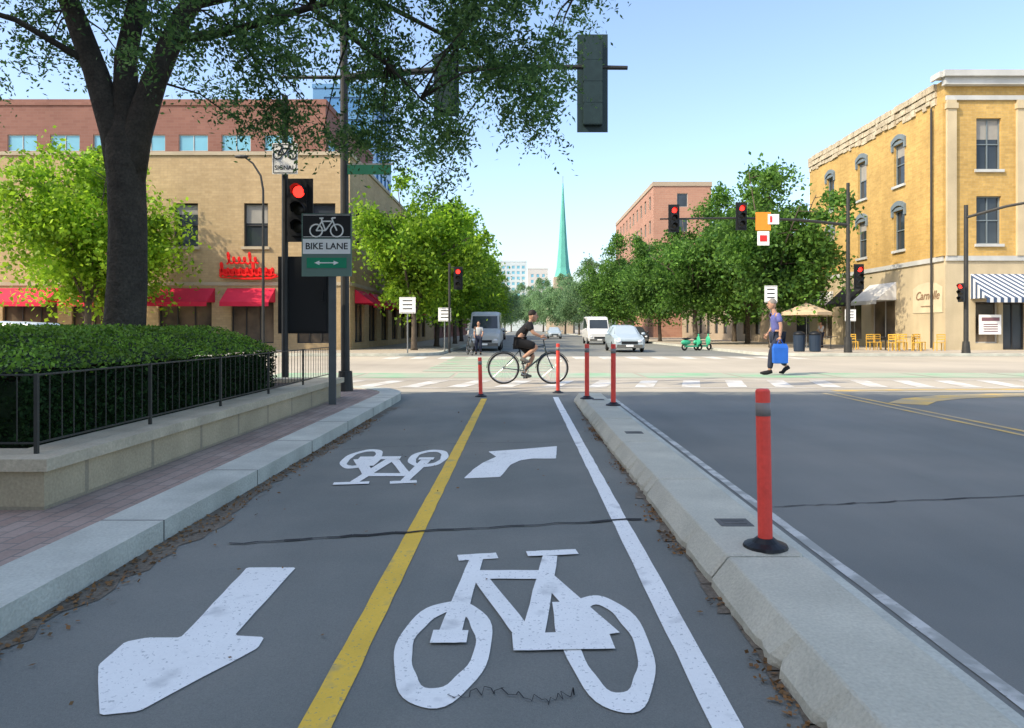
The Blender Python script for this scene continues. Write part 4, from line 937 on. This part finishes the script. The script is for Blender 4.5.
ps=rootobj('person',(-2.1,35.5,0),R(-90),1.0,label='person in pale shirt waiting with a bicycle at the far crossing',category='person')
human(ps,dict(pelvis=(0,0,.92),spine=(0,0,1.1),chest=(.01,0,1.28),neck=(.02,0,1.45),head=(.05,0,1.58),
 lsh=(0,.17,1.37),lel=(.05,.22,1.1),lwr=(.22,.2,1.0),rsh=(0,-.17,1.37),rel=(.0,-.22,1.1),rwr=(.16,-.2,.95),
 lhip=(0,.09,.87),lkn=(.05,.1,.48),lan=(0,.1,.08),ltoe=(.16,.1,.05),rhip=(0,-.09,.87),rkn=(.03,-.12,.48),ran=(.0,-.13,.08),rtoe=(.16,-.13,.05)),mat('pale_shirt',(.4,.42,.42),.8,.1),DENIM,BLKC,DKH)
copy_thing(bk,(-2.5,35.0,.006),R(-75),1.0,label='bicycle standing at the far crossing')
copy_thing(ps,(15.6,43.2,.12),R(200),1.0,label='person standing beside the cafe patio')
copy_thing(ps,(19.0,44.2,.12),R(120),1.0,label='person standing beside the cafe patio')
# ---------------------------------------------------------------- patio furniture
UMB=mat('beige_canvas',(.55,.42,.27),.8,.1,2)
um=rootobj('patio_umbrella',(17.6,43,.12),label='beige patio umbrella over cafe tables on the pavement',category='umbrella',group='beige patio umbrellas')
make('pole',MB().tube([(0,0,0),(0,0,2.75)],.025,8).tube([(0,0,0),(0,0,.08)],.25,12),STEEL,parent=um)
mb=MB(); k=8; vs=[(0,0,2.8)]+[(1.55*math.cos(2*math.pi*i/k),1.55*math.sin(2*math.pi*i/k),2.2) for i in range(k)]+[(1.55*math.cos(2*math.pi*i/k),1.55*math.sin(2*math.pi*i/k),2.02) for i in range(k)]
mb.add(vs,[(0,1+i,1+(i+1)%k) for i in range(k)]+[(1+i,1+k+i,1+k+(i+1)%k,1+(i+1)%k) for i in range(k)]); make('canopy',mb,UMB,parent=um)
copy_thing(um,(19.2,46.5,.12),.3)
CH=mat('yellow_chair',(.62,.36,.05),.6,.1)
chx=rootobj('cafe_chair',(19.6,39,.12),label='yellow-orange metal cafe chair on the pavement',category='chair',group='yellow cafe chairs outside the restaurant')
make('seat',MB().box(-.22,.22,-.22,.22,.43,.46),CH,parent=chx)
for x in (-.2,.2):
    for y in (-.2,.2): make('leg',MB().box(x-.018,x+.018,y-.018,y+.018,0,.43),CH,parent=chx)
mb=MB().box(-.22,-.19,.19,.22,.46,.9).box(.19,.22,.19,.22,.46,.9)
for z in (.6,.72,.84): mb.box(-.19,.19,.195,.215,z,z+.06)
make('backrest',mb,CH,parent=chx)
for i,(x,y,a) in enumerate([(20.3,39.4,.4),(20.9,38.6,2),(21.5,39.3,-.4),(22.1,38.7,1.4),(22.6,39.6,.2),(18.8,39.8,3),(21.9,40.4,2.6),(19.4,40.6,1),(20.1,37.6,2.2),(21.2,37.4,.9),(22.7,37.9,3)]): copy_thing(chx,(x,y,.12),a)
tb_=rootobj('cafe_table',(20.2,38.7,.12),label='small round cafe table with dark top',category='table',group='small cafe tables outside the restaurant')
make('table_top',MB().tube([(0,0,.72),(0,0,.75)],.38,18),FRAMED,parent=tb_); make('pedestal',MB().tube([(0,0,0),(0,0,.03),(0,0,.05),(0,0,.72)],[.22,.2,.03,.03],12),DKPOLE,parent=tb_)
for x,y in ((21.8,38.9),(17.6,43.6),(19.2,46.0),(18.2,41)): copy_thing(tb_,(x,y,.12))
bn=rootobj('litter_bin',(15.3,36.3,.12),label='dark litter bin with domed lid on the corner',category='bin',group='dark litter bins at the corner')
make('bin_body',MB().tube([(0,0,0),(0,0,.05),(0,0,.85),(0,0,.88)],[.24,.28,.31,.33],16),mat('dark_blue_bin',(.02,.035,.06),.5,.1),parent=bn); make('lid',MB().ell((0,0,.88),(.32,.32,.2),zmin=0),BLACK,parent=bn,smooth=True)
copy_thing(bn,(14.6,36.6,.12),1)
GSC=mat('green_scooter',(.05,.40,.22),.4,.05)
scn=rootobj('shared_scooter',(10.3,42,0),R(20),label='green shared scooter parked at the kerb',category='scooter',group='green scooters at the kerb')
make('body',MB().box(-.45,.35,-.12,.12,.22,.32).ell((-.4,0,.5),(.35,.15,.17)).tube([(.4,0,.3),(.5,0,1.0)],.05,8).ell((.47,0,.6),(.07,.2,.28)),GSC,parent=scn)
make('saddle',MB().ell((-.38,0,.72),(.33,.13,.06)),BLACK,parent=scn,smooth=True); make('handlebar',MB().tube([(.45,-.3,1.05),(.5,0,1.02),(.45,.3,1.05)],.02,6),BLACK,parent=scn)
for x in (-.5,.55): make('wheel',MB().torus((x,0,.22),(0,1,0),.16,.055,18,6),TYRE,parent=scn,smooth=True)
copy_thing(scn,(11.1,42.6,0),R(30))
